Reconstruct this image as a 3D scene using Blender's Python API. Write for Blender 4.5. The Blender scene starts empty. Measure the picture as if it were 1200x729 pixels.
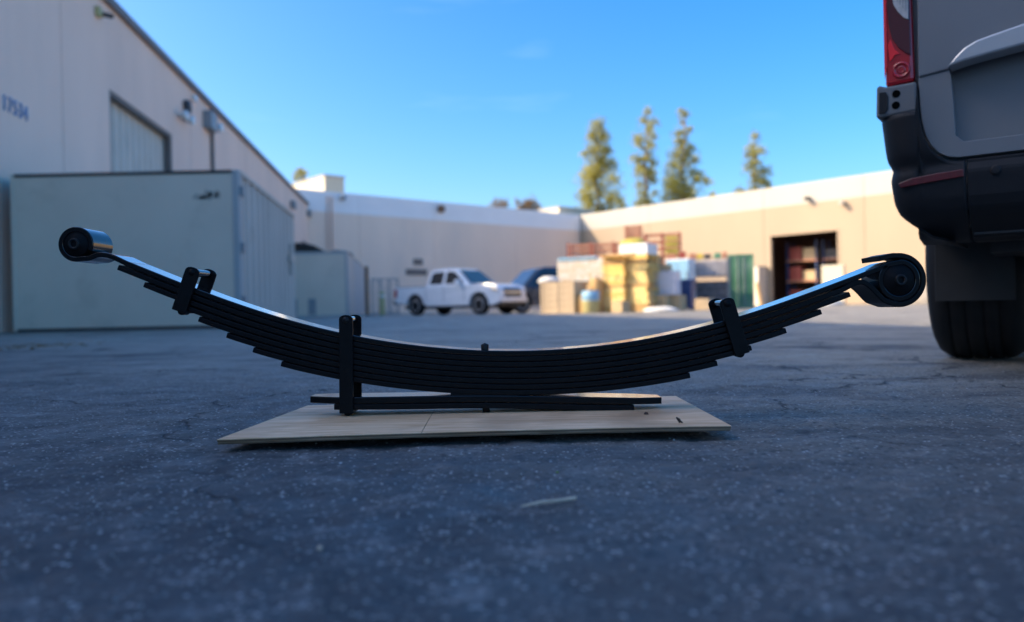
import bpy, math, random
import numpy as np
from mathutils import Matrix, Vector

random.seed(7)
rng = np.random.default_rng(11)
R = math.radians
SC = bpy.context.scene
COL = SC.collection

# ------------------------------------------------------------------ camera
F, CX, CY, HOR, ROLL, CAMH = 900.0, 600.0, 364.5, 361.0, 0.021, 0.224
PIT = math.atan((CY - HOR) / F)
fwd = Vector((0, math.cos(PIT), -math.sin(PIT)))
up0 = Vector((0, math.sin(PIT), math.cos(PIT)))
rt0 = Vector((1, 0, 0))
rt = rt0 * math.cos(ROLL) - up0 * math.sin(ROLL)
up = rt0 * math.sin(ROLL) + up0 * math.cos(ROLL)
CAM = Vector((0, 0, CAMH))
cd = bpy.data.cameras.new('camera')
cd.sensor_fit = 'HORIZONTAL'
cd.sensor_width = 36.0
cd.lens = 36.0 * F / 1200.0
cd.clip_start = 0.02
cd.clip_end = 2000
cd.dof.use_dof = True
cd.dof.focus_distance = 1.5
cd.dof.aperture_fstop = 2.4
cam = bpy.data.objects.new('camera', cd)
COL.objects.link(cam)
m = Matrix((rt, up, -fwd)).transposed().to_4x4()
m.translation = CAM
cam.matrix_world = m
SC.camera = cam

# ------------------------------------------------------------------ light
SUN_EL, SUN_AZ = R(34.0), R(6.5)          # light travels towards +x, 6.5 deg to +y
L = Vector((math.cos(SUN_AZ) * math.cos(SUN_EL), math.sin(SUN_AZ) * math.cos(SUN_EL), -math.sin(SUN_EL)))
sd = bpy.data.lights.new('sun', 'SUN')
sd.energy = 3.1
sd.angle = R(0.5)
sd.color = (1.0, 0.81, 0.56)
so = bpy.data.objects.new('sun', sd)
COL.objects.link(so)
so.rotation_euler = L.to_track_quat('-Z', 'Y').to_euler()
so.location = (-20, 0, 30)

W = bpy.data.worlds.new('World')
SC.world = W
W.use_nodes = True
nt = W.node_tree
nt.nodes.clear()
wo = nt.nodes.new('ShaderNodeOutputWorld')
bg = nt.nodes.new('ShaderNodeBackground')
sky = nt.nodes.new('ShaderNodeTexSky')
sky.sky_type = 'NISHITA'
sky.sun_disc = False
sky.sun_elevation = SUN_EL
sky.sun_rotation = math.atan2(-L.x, -L.y)
sky.altitude = 50
sky.air_density = 0.85
sky.dust_density = 3.0
sky.ozone_density = 3.4
bg.inputs['Strength'].default_value = 0.15
# a few faint wisps of cirrus, all round the sky
tc = nt.nodes.new('ShaderNodeTexCoord')
mp = nt.nodes.new('ShaderNodeMapping')
mp.inputs['Scale'].default_value = (2.2, 2.2, 13.0)
ns = nt.nodes.new('ShaderNodeTexNoise')
ns.inputs['Scale'].default_value = 1.7
ns.inputs['Detail'].default_value = 6
rp = nt.nodes.new('ShaderNodeValToRGB')
rp.color_ramp.elements[0].position = 0.63
rp.color_ramp.elements[1].position = 0.86
rp.color_ramp.elements[0].color = (0, 0, 0, 1)
rp.color_ramp.elements[1].color = (0.055, 0.055, 0.055, 1)
hs = nt.nodes.new('ShaderNodeHueSaturation')
hs.inputs['Saturation'].default_value = 1.4
mx = nt.nodes.new('ShaderNodeMix')
mx.data_type = 'RGBA'
mx.inputs['B'].default_value = (6.5, 7.0, 7.6, 1)
nt.links.new(tc.outputs['Generated'], mp.inputs['Vector'])
nt.links.new(mp.outputs['Vector'], ns.inputs['Vector'])
nt.links.new(ns.outputs['Fac'], rp.inputs['Fac'])
nt.links.new(rp.outputs['Color'], mx.inputs['Factor'])
nt.links.new(sky.outputs['Color'], hs.inputs['Color'])
nt.links.new(hs.outputs['Color'], mx.inputs['A'])
nt.links.new(mx.outputs['Result'], bg.inputs['Color'])
nt.links.new(bg.outputs['Background'], wo.inputs['Surface'])

vs = SC.view_settings
vs.view_transform = 'Standard'
vs.look = 'None'
vs.gamma = 1.0
vs.use_curve_mapping = False
vs.exposure = 1.3
SC.cycles.use_denoising = True
SC.cycles.max_bounces = 6


# ------------------------------------------------------------------ helpers
def at(px, py, d):
    """Point of the place seen at a pixel of the 1200x729 photograph, d metres down the yard."""
    v = fwd + rt * ((px - CX) / F) + up * ((CY - py) / F)
    return CAM + v * (d / v.y)


def gx(px, d):
    """x on the ground for an image column at depth d (near the horizon)."""
    return at(px, HOR - ROLL * (px - CX), d).x


def zz(px, py, d):
    return at(px, py, d).z


class MB:
    def __init__(s):
        s.v, s.f, s.sm = [], [], []

    def add(s, verts, faces, smooth=False):
        o = len(s.v)
        s.v += [tuple(p) for p in verts]
        s.f += [tuple(i + o for i in f) for f in faces]
        s.sm += [smooth] * len(faces)
        return s

    def box(s, x0, x1, y0, y1, z0, z1):
        return s.add([(x0, y0, z0), (x1, y0, z0), (x1, y1, z0), (x0, y1, z0),
                      (x0, y0, z1), (x1, y0, z1), (x1, y1, z1), (x0, y1, z1)],
                     [(3, 2, 1, 0), (4, 5, 6, 7), (0, 1, 5, 4), (1, 2, 6, 5), (2, 3, 7, 6), (3, 0, 4, 7)])

    def prism(s, poly, axis, a0, a1):
        """polygon in the two other axes, extruded along axis from a0 to a1"""
        n = len(poly)

        def p(q, a):
            return (a, q[0], q[1]) if axis == 'x' else (q[0], a, q[1]) if axis == 'y' else (q[0], q[1], a)
        vs_ = [p(q, a0) for q in poly] + [p(q, a1) for q in poly]
        fs = [tuple(range(n))[::-1], tuple(range(n, 2 * n))]
        fs += [(i, (i + 1) % n, n + (i + 1) % n, n + i) for i in range(n)]
        return s.add(vs_, fs)

    def tube(s, pts, r, n=8, caps=True, smooth=True):
        pts = [Vector(p) for p in pts]
        rs = r if isinstance(r, (list, tuple)) else [r] * len(pts)
        vs_, fs = [], []
        pa = None
        for i, p in enumerate(pts):
            t = (pts[min(i + 1, len(pts) - 1)] - pts[max(i - 1, 0)]).normalized()
            if pa is None:
                a = t.orthogonal().normalized()
            else:
                a = (pa - t * pa.dot(t)).normalized()
            pa = a
            b = t.cross(a)
            for k in range(n):
                an = 2 * math.pi * k / n
                vs_.append(p + a * (math.cos(an) * rs[i]) + b * (math.sin(an) * rs[i]))
        for i in range(len(pts) - 1):
            for k in range(n):
                fs.append((i * n + k, i * n + (k + 1) % n, (i + 1) * n + (k + 1) % n, (i + 1) * n + k))
        s.add(vs_, fs, smooth)
        if caps:
            s.add(vs_[:n], [tuple(range(n))[::-1]])
            s.add(vs_[-n:], [tuple(range(n))])
        return s

    def lathe(s, prof, n=24, axis='y', c=(0, 0, 0), smooth=True):
        """profile [(radius, along)] turned round an axis through c"""
        vs_, fs = [], []
        for (r, a) in prof:
            for k in range(n):
                an = 2 * math.pi * k / n
                u, w = r * math.cos(an), r * math.sin(an)
                q = (a, u, w) if axis == 'x' else (u, a, w) if axis == 'y' else (u, w, a)
                vs_.append((q[0] + c[0], q[1] + c[1], q[2] + c[2]))
        for i in range(len(prof) - 1):
            for k in range(n):
                fs.append((i * n + k, i * n + (k + 1) % n, (i + 1) * n + (k + 1) % n, (i + 1) * n + k))
        s.add(vs_, fs, smooth)
        s.add(vs_[:n], [tuple(range(n))])
        s.add(vs_[-n:], [tuple(range(n))[::-1]])
        return s

    def mesh(s, name, mat):
        me = bpy.data.meshes.new(name)
        me.from_pydata(s.v, [], s.f)
        me.polygons.foreach_set('use_smooth', s.sm)
        me.materials.append(mat)
        me.update()
        return me

    def build(s, name, mat, parent=None, bevel=0, recalc=True):
        me = s.mesh(name, mat)
        if recalc:
            import bmesh
            bm = bmesh.new()
            bm.from_mesh(me)
            bmesh.ops.recalc_face_normals(bm, faces=bm.faces)
            bm.to_mesh(me)
            bm.free()
        o = bpy.data.objects.new(name, me)
        COL.objects.link(o)
        if parent:
            o.parent = parent
        if bevel:
            b = o.modifiers.new('bevel', 'BEVEL')
            b.width = bevel
            b.segments = 2
            b.limit_method = 'ANGLE'
            b.angle_limit = R(40)
        return o


def tag(o, label, cat, group=None):
    o['label'] = label
    o['category'] = cat
    if group:
        o['group'] = group
    return o


def thing(name, label, cat, loc=(0, 0, 0), rz=0.0, group=None):
    o = bpy.data.objects.new(name, None)
    o.empty_display_size = 0.1
    COL.objects.link(o)
    o.location = loc
    o.rotation_euler = (0, 0, rz)
    return tag(o, label, cat, group)


def share(name, me, parent=None, loc=(0, 0, 0), rot=(0, 0, 0), scale=(1, 1, 1)):
    o = bpy.data.objects.new(name, me)
    COL.objects.link(o)
    o.parent = parent
    o.location = loc
    o.rotation_euler = rot
    o.scale = scale
    return o


def struct(o):
    o['kind'] = 'structure'
    return o


# ------------------------------------------------------------------ materials
def mat(name, col, rough=0.6, metal=0.0, var=0.0, vscale=3.0, bump=0.0, bscale=40.0, coat=0.0,
        col2=None, c2scale=2.0, c2lo=0.45, c2hi=0.7, stretch=(1, 1, 1), spec=0.5, emit=None):
    M = bpy.data.materials.new(name)
    M.use_nodes = True
    t = M.node_tree
    b = t.nodes['Principled BSDF']
    b.inputs['Base Color'].default_value = (*col, 1)
    b.inputs['Roughness'].default_value = rough
    b.inputs['Metallic'].default_value = metal
    b.inputs['Coat Weight'].default_value = coat
    b.inputs['Coat Roughness'].default_value = 0.08
    b.inputs['Specular IOR Level'].default_value = spec
    tcn = t.nodes.new('ShaderNodeTexCoord')
    mpn = t.nodes.new('ShaderNodeMapping')
    mpn.inputs['Scale'].default_value = stretch
    t.links.new(tcn.outputs['Object'], mpn.inputs['Vector'])
    src = None
    if var or col2:
        rgb = t.nodes.new('ShaderNodeRGB')
        rgb.outputs[0].default_value = (*col, 1)
        src = rgb.outputs[0]
    if col2:
        n = t.nodes.new('ShaderNodeTexNoise')
        n.inputs['Scale'].default_value = c2scale
        n.inputs['Detail'].default_value = 7
        n.inputs['Roughness'].default_value = 0.65
        r = t.nodes.new('ShaderNodeMapRange')
        r.inputs['From Min'].default_value = c2lo
        r.inputs['From Max'].default_value = c2hi
        mxx = t.nodes.new('ShaderNodeMix')
        mxx.data_type = 'RGBA'
        mxx.inputs['B'].default_value = (*col2, 1)
        t.links.new(mpn.outputs['Vector'], n.inputs['Vector'])
        t.links.new(n.outputs['Fac'], r.inputs['Value'])
        t.links.new(r.outputs['Result'], mxx.inputs['Factor'])
        t.links.new(src, mxx.inputs['A'])
        src = mxx.outputs['Result']
    if var:
        n = t.nodes.new('ShaderNodeTexNoise')
        n.inputs['Scale'].default_value = vscale
        n.inputs['Detail'].default_value = 6
        r = t.nodes.new('ShaderNodeMapRange')
        r.inputs['From Min'].default_value = 0.25
        r.inputs['From Max'].default_value = 0.75
        r.inputs['To Min'].default_value = 1 - var
        r.inputs['To Max'].default_value = 1 + var
        mu = t.nodes.new('ShaderNodeVectorMath')
        mu.operation = 'SCALE'
        t.links.new(mpn.outputs['Vector'], n.inputs['Vector'])
        t.links.new(n.outputs['Fac'], r.inputs['Value'])
        t.links.new(src, mu.inputs[0])
        t.links.new(r.outputs['Result'], mu.inputs['Scale'])
        src = mu.outputs['Vector']
    if src is not None:
        t.links.new(src, b.inputs['Base Color'])
    if bump:
        n = t.nodes.new('ShaderNodeTexNoise')
        n.inputs['Scale'].default_value = bscale
        n.inputs['Detail'].default_value = 5
        bn = t.nodes.new('ShaderNodeBump')
        bn.inputs['Strength'].default_value = bump
        bn.inputs['Distance'].default_value = 0.01
        t.links.new(mpn.outputs['Vector'], n.inputs['Vector'])
        t.links.new(n.outputs['Fac'], bn.inputs['Height'])
        t.links.new(bn.outputs['Normal'], b.inputs['Normal'])
    if emit:
        b.inputs['Emission Color'].default_value = (*emit[0], 1)
        b.inputs['Emission Strength'].default_value = emit[1]
    return M


def asphalt():
    M = bpy.data.materials.new('asphalt')
    M.use_nodes = True
    t = M.node_tree
    b = t.nodes['Principled BSDF']
    N = t.nodes.new
    lk = t.links.new
    g = N('ShaderNodeTexCoord').outputs['Object']

    def noise(scale, det=6, rough=0.6, vec=None):
        n = N('ShaderNodeTexNoise')
        n.inputs['Scale'].default_value = scale
        n.inputs['Detail'].default_value = det
        n.inputs['Roughness'].default_value = rough
        lk(vec or g, n.inputs['Vector'])
        return n.outputs['Fac']

    def rng_(v, a, b_, c=0.0, d=1.0):
        n = N('ShaderNodeMapRange')
        n.inputs['From Min'].default_value = a
        n.inputs['From Max'].default_value = b_
        n.inputs['To Min'].default_value = c
        n.inputs['To Max'].default_value = d
        lk(v, n.inputs['Value'])
        return n.outputs['Result']

    def mixc(f, A, B):
        n = N('ShaderNodeMix')
        n.data_type = 'RGBA'
        lk(f, n.inputs['Factor'])
        for k, q in (('A', A), ('B', B)):
            if isinstance(q, tuple):
                n.inputs[k].default_value = (*q, 1)
            else:
                lk(q, n.inputs[k])
        return n.outputs['Result']

    def mul(a, c):
        n = N('ShaderNodeMath')
        n.operation = 'MULTIPLY'
        lk(a, n.inputs[0])
        if isinstance(c, float):
            n.inputs[1].default_value = c
        else:
            lk(c, n.inputs[1])
        return n.outputs[0]
    msc = N('ShaderNodeMapping')
    msc.inputs['Scale'].default_value = (0.6, 1.5, 1.0)
    msc.inputs['Rotation'].default_value = (0, 0, R(12))
    lk(g, msc.inputs['Vector'])
    wnoise = msc.outputs['Vector']
    c = mixc(rng_(noise(0.55, 8, 0.65), 0.35, 0.68), (0.058, 0.058, 0.062), (0.120, 0.118, 0.117))
    c = mixc(rng_(noise(4.0, 8, 0.7), 0.42, 0.75, 0, 0.7), c, (0.066, 0.067, 0.072))
    c = mixc(rng_(noise(19.0, 6, 0.7), 0.46, 0.66, 0, 0.75), c, (0.045, 0.045, 0.05))
    c = mixc(rng_(noise(11.0, 7, 0.7), 0.54, 0.68, 0, 0.7), c, (0.26, 0.25, 0.245))
    # paler ground farther off: lighter paving, with grazing sheen painted into the colour
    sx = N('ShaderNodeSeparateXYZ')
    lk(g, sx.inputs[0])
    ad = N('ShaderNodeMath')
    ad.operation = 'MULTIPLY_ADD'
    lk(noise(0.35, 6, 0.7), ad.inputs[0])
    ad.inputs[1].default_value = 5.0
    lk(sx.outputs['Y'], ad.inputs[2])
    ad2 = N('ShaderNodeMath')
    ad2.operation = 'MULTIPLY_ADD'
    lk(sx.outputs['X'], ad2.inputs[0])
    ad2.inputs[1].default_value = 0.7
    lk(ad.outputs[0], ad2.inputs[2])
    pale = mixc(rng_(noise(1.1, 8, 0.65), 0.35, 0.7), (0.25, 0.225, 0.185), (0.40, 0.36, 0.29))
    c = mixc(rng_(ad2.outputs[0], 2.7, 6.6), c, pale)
    c = mixc(rng_(noise(2.3, 5, 0.6, wnoise), 0.50, 0.62, 0, 0.6), c, (0.048, 0.048, 0.052))
    c = mixc(rng_(noise(3.1, 6, 0.65), 0.60, 0.70, 0, 0.5), c, (0.20, 0.195, 0.19))
    # aggregate
    vo = N('ShaderNodeTexVoronoi')
    vo.inputs['Scale'].default_value = 170
    lk(g, vo.inputs['Vector'])
    sp = N('ShaderNodeSeparateColor')
    lk(vo.outputs['Color'], sp.inputs['Color'])
    c = mixc(mul(rng_(sp.outputs[0], 0.76, 0.96, 0, 0.8), rng_(vo.outputs['Distance'], 0.55, 0.25)), c, (0.50, 0.49, 0.47))
    c = mixc(rng_(sp.outputs[1], 0.7, 1.0, 0, 0.7), c, (0.035, 0.035, 0.038))
    # cracks
    wv = N('ShaderNodeVectorMath')
    wv.operation = 'MULTIPLY_ADD'
    nn = N('ShaderNodeTexNoise')
    nn.inputs['Scale'].default_value = 5
    nn.inputs['Detail'].default_value = 6
    lk(g, nn.inputs['Vector'])
    lk(nn.outputs['Color'], wv.inputs[0])
    wv.inputs[1].default_value = (0.3, 0.3, 0)
    lk(g, wv.inputs[2])
    ve = N('ShaderNodeTexVoronoi')
    ve.feature = 'DISTANCE_TO_EDGE'
    ve.inputs['Scale'].default_value = 1.15
    lk(wv.outputs[0], ve.inputs['Vector'])
    cr = mul(rng_(ve.outputs['Distance'], 0.0085, 0.001), rng_(noise(1.3, 4), 0.40, 0.52))
    c = mixc(cr, c, (0.012, 0.012, 0.013))
    # oil stains
    c = mixc(rng_(noise(0.8, 5, 0.6, wv.outputs[0]), 0.58, 0.66, 0, 0.75), c, (0.03, 0.029, 0.03))
    lk(c, b.inputs['Base Color'])
    lk(rng_(noise(9.0, 6), 0.3, 0.7, 0.48, 0.9), b.inputs['Roughness'])
    b.inputs['Specular IOR Level'].default_value = 0.45
    h = N('ShaderNodeMath')
    h.operation = 'SUBTRACT'
    lk(noise(260, 3, 0.7), h.inputs[0])
    lk(cr, h.inputs[1])
    bn = N('ShaderNodeBump')
    bn.inputs['Strength'].default_value = 0.55
    bn.inputs['Distance'].default_value = 0.004
    lk(h.outputs[0], bn.inputs['Height'])
    lk(bn.outputs['Normal'], b.inputs['Normal'])
    return M


def plywood(dark=1.0):
    M = bpy.data.materials.new('plywood')
    M.use_nodes = True
    t = M.node_tree
    b = t.nodes['Principled BSDF']
    N = t.nodes.new
    lk = t.links.new
    g = N('ShaderNodeTexCoord').outputs['Object']
    mpn = N('ShaderNodeMapping')
    mpn.inputs['Scale'].default_value = (3.0, 26.0, 26.0)
    mpn.inputs['Rotation'].default_value = (0, 0, R(3))
    lk(g, mpn.inputs['Vector'])
    n1 = N('ShaderNodeTexNoise')
    n1.inputs['Scale'].default_value = 1.6
    n1.inputs['Detail'].default_value = 9
    n1.inputs['Roughness'].default_value = 0.62
    n1.inputs['Distortion'].default_value = 1.2
    lk(mpn.outputs['Vector'], n1.inputs['Vector'])
    cr = N('ShaderNodeValToRGB')
    e = cr.color_ramp.elements
    e[0].position, e[0].color = 0.36, (0.74 * dark, 0.41 * dark, 0.20 * dark, 1)
    e[1].position, e[1].color = 0.62, (1.0 * dark, 0.66 * dark, 0.40 * dark, 1)
    lk(n1.outputs['Fac'], cr.inputs['Fac'])
    n2 = N('ShaderNodeTexNoise')
    n2.inputs['Scale'].default_value = 5
    n2.inputs['Detail'].default_value = 6
    lk(g, n2.inputs['Vector'])
    r2 = N('ShaderNodeMapRange')
    r2.inputs['From Min'].default_value = 0.50
    r2.inputs['From Max'].default_value = 0.72
    r2.inputs['To Max'].default_value = 0.8
    lk(n2.outputs['Fac'], r2.inputs['Value'])
    mxx = N('ShaderNodeMix')
    mxx.data_type = 'RGBA'
    mxx.inputs['B'].default_value = (0.46 * dark, 0.26 * dark, 0.14 * dark, 1)
    lk(r2.outputs['Result'], mxx.inputs['Factor'])
    lk(cr.outputs['Color'], mxx.inputs['A'])
    lk(mxx.outputs['Result'], b.inputs['Base Color'])
    b.inputs['Roughness'].default_value = 0.62
    bn = N('ShaderNodeBump')
    bn.inputs['Strength'].default_value = 0.25
    bn.inputs['Distance'].default_value = 0.002
    lk(n1.outputs['Fac'], bn.inputs['Height'])
    lk(bn.outputs['Normal'], b.inputs['Normal'])
    return M


M = dict(
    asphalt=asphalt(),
    ply=plywood(), plyedge=plywood(0.16), plymid=plywood(0.34),
    grit=mat('grit', (0.34, 0.33, 0.31), 0.7, var=0.5, vscale=90),
    black=mat('spring_black', (0.006, 0.006, 0.007), 0.42, var=0.25, vscale=60, bump=0.06, bscale=220, spec=0.12),
    eyepaint=mat('spring_paint', (0.006, 0.006, 0.007), 0.16, var=0.3, vscale=40, bump=0.015, bscale=120, spec=0.22, coat=1.0),
    rubber=mat('bushing_rubber', (0.005, 0.005, 0.006), 0.6, spec=0.15, bump=0.1, bscale=300),
    bolt=mat('bolt_steel', (0.012, 0.012, 0.013), 0.45, spec=0.25, var=0.3, vscale=100),
    zinc=mat('zinc_steel', (0.45, 0.44, 0.42), 0.35, metal=0.9, var=0.2, vscale=50),
    lwall=mat('left_wall_paint', (0.88, 0.63, 0.49), 0.85, var=0.06, vscale=0.5, bump=0.12, bscale=14,
              col2=(0.76, 0.55, 0.43), c2scale=0.35, c2lo=0.5, c2hi=0.8, stretch=(1, 1, 0.35)),
    bwall=mat('tan_wall_paint', (0.375, 0.285, 0.195), 0.85, var=0.05, vscale=0.4, bump=0.1, bscale=10,  # sunlit copy of the tan wall paint, darkened against the sun
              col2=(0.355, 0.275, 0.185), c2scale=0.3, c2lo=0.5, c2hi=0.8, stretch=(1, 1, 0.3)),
    backwall=mat('shade_raised_tan_paint', (0.90, 0.68, 0.52), 0.85, var=0.05, vscale=0.4, bump=0.1, bscale=10,  # shaded copy of the tan wall paint, brightened to lift the shade
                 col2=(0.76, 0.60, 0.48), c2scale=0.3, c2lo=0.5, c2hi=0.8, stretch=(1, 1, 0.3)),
    backwhite=mat('shade_raised_white_paint', (0.90, 0.86, 0.82), 0.8, var=0.04, vscale=0.6),  # white parapet paint again, brighter where the parapet stands in shade
    white=mat('white_parapet_paint', (0.42, 0.395, 0.345), 0.8, var=0.05, vscale=0.6,  # white parapet paint with its colour lowered for full sun
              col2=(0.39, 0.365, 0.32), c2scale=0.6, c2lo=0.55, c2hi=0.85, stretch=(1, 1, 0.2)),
    coping=mat('coping_metal', (0.17, 0.14, 0.125), 0.6, var=0.15),
    joint=mat('joint_sealant', (0.13, 0.12, 0.115), 0.8),
    roofing=mat('roofing', (0.35, 0.34, 0.33), 0.9, var=0.1),
    doorcream=mat('door_cream', (0.60, 0.53, 0.44), 0.6, var=0.08, vscale=2),
    numblue=mat('number_blue', (0.16, 0.27, 0.46), 0.5, var=0.08),
    darkm=mat('dark_metal', (0.03, 0.03, 0.032), 0.5, var=0.2),
    greym=mat('grey_metal', (0.27, 0.29, 0.30), 0.5, metal=0.2, var=0.12, vscale=2),
    lens=mat('lamp_lens', (0.75, 0.75, 0.72), 0.2, coat=0.4),
    contgrey=mat('container_grey', (0.72, 0.61, 0.48), 0.55, var=0.07, vscale=0.8, bump=0.1, bscale=4,
                 col2=(0.58, 0.49, 0.38), c2scale=1.1, c2lo=0.55, c2hi=0.78),
    contgrey2=mat('container_scuff', (0.48, 0.41, 0.33), 0.7),
    contbeige=mat('container_beige', (0.50, 0.44, 0.38), 0.6, var=0.1, vscale=1.2,
                  col2=(0.30, 0.25, 0.20), c2scale=1.6, c2lo=0.6, c2hi=0.8, stretch=(1, 1, 0.3)),
    contpale=mat('container_pale', (0.40, 0.41, 0.40), 0.6, var=0.06, vscale=1.0),
    rust=mat('rust', (0.20, 0.11, 0.06), 0.85, var=0.3, vscale=3),
    tarpdark=mat('dark_tarp', (0.035, 0.028, 0.022), 0.8, var=0.4, vscale=6),
    vanpaint=mat('van_paint', (0.175, 0.185, 0.20), 0.38, metal=0.25, var=0.05, vscale=5, coat=0.45,
                 col2=(0.195, 0.20, 0.205), c2scale=4.0, c2lo=0.5, c2hi=0.8),
    vantrim=mat('van_trim', (0.42, 0.44, 0.46), 0.33, metal=0.3, coat=0.4, var=0.04),
    vanplastic=mat('van_plastic', (0.009, 0.010, 0.013), 0.55, spec=0.3, var=0.12, vscale=8, bump=0.12, bscale=380),
    vanstep=mat('van_corner_plastic', (0.14, 0.145, 0.15), 0.6, var=0.08, vscale=8, bump=0.12, bscale=380),
    tyre=mat('tyre', (0.008, 0.008, 0.009), 0.8, var=0.25, vscale=20, bump=0.1, bscale=80),
    flap=mat('mud_flap', (0.022, 0.023, 0.025), 0.7, var=0.15, vscale=14),
    redlens=mat('red_lens', (0.42, 0.006, 0.014), 0.16, coat=0.6, var=0.15, vscale=30),
    brightred=mat('bright_red_lens', (0.92, 0.02, 0.03), 0.2, coat=0.5),
    voidblack=mat('hole_shade_black', (0.003, 0.003, 0.003), 1.0, spec=0.05),
    darkred=mat('dark_red_lens', (0.07, 0.007, 0.014), 0.14, coat=0.5),
    redref=mat('red_reflector', (0.10, 0.006, 0.010), 0.25, coat=0.4, var=0.2, vscale=80),
    clearlens=mat('clear_lens', (0.50, 0.48, 0.47), 0.2, coat=0.5, var=0.2, vscale=60),
    glass=mat('dark_glass', (0.018, 0.022, 0.026), 0.06, coat=0.3),
    windscreen=mat('windscreen_glass', (0.05, 0.075, 0.075), 0.06, coat=0.3),
    carwhite=mat('car_white', (0.84, 0.85, 0.86), 0.22, coat=0.6, var=0.03),
    carnavy=mat('car_navy', (0.010, 0.018, 0.042), 0.3, coat=0.6),
    chrome=mat('chrome', (0.6, 0.6, 0.62), 0.2, metal=0.95),
    rim=mat('alloy', (0.62, 0.63, 0.65), 0.35, metal=0.6),
    taillamp=mat('truck_tail_lamp', (0.42, 0.012, 0.012), 0.2, coat=0.5),
    pallet=mat('pallet_wood', (0.92, 0.63, 0.20), 0.8, var=0.22, vscale=2.5),
    pallet2=mat('pallet_wood_pale', (0.95, 0.72, 0.30), 0.8, var=0.22, vscale=2.5),
    pallet3=mat('pallet_wood_brown', (0.66, 0.42, 0.17), 0.85, var=0.25, vscale=2.5),
    crate=mat('crate_wood', (0.50, 0.38, 0.25), 0.8, var=0.18, vscale=3),
    plank=mat('plank_wood', (0.50, 0.30, 0.12), 0.8, var=0.2, vscale=3),
    orange=mat('rack_orange', (0.46, 0.20, 0.11), 0.5, var=0.15, vscale=3),
    rackred=mat('rack_red', (0.30, 0.055, 0.035), 0.5, var=0.15, vscale=3),
    bluebin=mat('blue_plastic', (0.03, 0.06, 0.16), 0.45, var=0.1),
    skyblue=mat('pale_blue_plastic', (0.22, 0.42, 0.58), 0.5, var=0.1),
    yellow=mat('yellow_paint', (0.62, 0.46, 0.06), 0.5, var=0.12, vscale=4),
    yellowold=mat('worn_yellow_paint', (0.50, 0.44, 0.20), 0.6, var=0.15, vscale=6),
    green=mat('green_paint', (0.10, 0.27, 0.15), 0.55, var=0.18, vscale=1.4, col2=(0.22, 0.32, 0.22), c2scale=1.5),
    cartons=mat('carton', (0.50, 0.36, 0.20), 0.85, var=0.12, vscale=3),
    wrap=mat('stretch_wrap', (0.62, 0.62, 0.68), 0.3, var=0.1, vscale=6, bump=0.3, bscale=12),
    whitebox=mat('white_board', (0.74, 0.73, 0.71), 0.6, var=0.06),
    sack=mat('white_sack', (0.70, 0.69, 0.66), 0.8, var=0.1, vscale=5, bump=0.4, bscale=9),
    tarpgreen=mat('yellow_green_tarp', (0.42, 0.36, 0.06), 0.7, var=0.3, vscale=4),
    cream=mat('cream_paint', (0.66, 0.58, 0.42), 0.7, var=0.05),
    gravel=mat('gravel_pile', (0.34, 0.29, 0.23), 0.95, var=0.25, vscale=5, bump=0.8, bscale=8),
    bark=mat('bark', (0.19, 0.145, 0.11), 0.9, var=0.3, vscale=2),
    leaf=mat('foliage', (0.38, 0.345, 0.075), 0.65, var=0.45, vscale=0.6),
    leafbrown=mat('foliage_brown', (0.24, 0.15, 0.06), 0.7, var=0.35, vscale=0.8),
    concrete=mat('interior_concrete', (0.22, 0.19, 0.17), 0.9, var=0.1),
    interior=mat('interior_wall', (0.36, 0.22, 0.17), 0.9, var=0.2),
    twig=mat('dry_twig', (0.58, 0.46, 0.34), 0.8, var=0.2, vscale=60),
    debris=mat('dark_bark_chip', (0.06, 0.035, 0.025), 0.8, var=0.3, vscale=100),
    leafgreen=mat('green_leaf_scrap', (0.16, 0.26, 0.05), 0.6),
    printed=mat('printed_carton', (0.50, 0.52, 0.50), 0.6, col2=(0.48, 0.33, 0.19), c2scale=6.0, c2lo=0.42, c2hi=0.62, var=0.2, vscale=9),
    cage=mat('cage_metal', (0.25, 0.25, 0.26), 0.5, metal=0.4, var=0.2),
    goods=mat('dark_goods', (0.06, 0.06, 0.07), 0.7, var=0.5, vscale=4, col2=(0.20, 0.17, 0.15), c2scale=5),
    palegoods=mat('pale_goods', (0.52, 0.47, 0.45), 0.7, var=0.25, vscale=5),
)

for k_ in ('leaf', 'leafbrown'):
    t_ = M[k_].node_tree
    pb_ = t_.nodes['Principled BSDF']
    tr_ = t_.nodes.new('ShaderNodeBsdfTranslucent')
    ms_ = t_.nodes.new('ShaderNodeMixShader')
    ms_.inputs[0].default_value = 0.4
    src_ = pb_.inputs['Base Color'].links[0].from_socket
    t_.links.new(src_, tr_.inputs['Color'])
    t_.links.new(pb_.outputs[0], ms_.inputs[1])
    t_.links.new(tr_.outputs[0], ms_.inputs[2])
    t_.links.new(ms_.outputs[0], t_.nodes['Material Output'].inputs['Surface'])
for k_ in ('eyepaint',):
    pb_ = M[k_].node_tree.nodes['Principled BSDF']
    pb_.inputs['Coat IOR'].default_value = 1.28
    pb_.inputs['Coat Roughness'].default_value = 0.07

# ------------------------------------------------------------------ ground


def graded(lo, hi, step, far, back, grow=1.22):
    a = list(np.arange(lo, hi, step))
    s, x = step, a[-1]
    while x < far:
        s *= grow
        x += s
        a.append(x)
    s, x = step, a[0]
    pre = []
    while x > back:
        s *= grow
        x -= s
        pre.append(x)
    return np.array(pre[::-1] + a)


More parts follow.
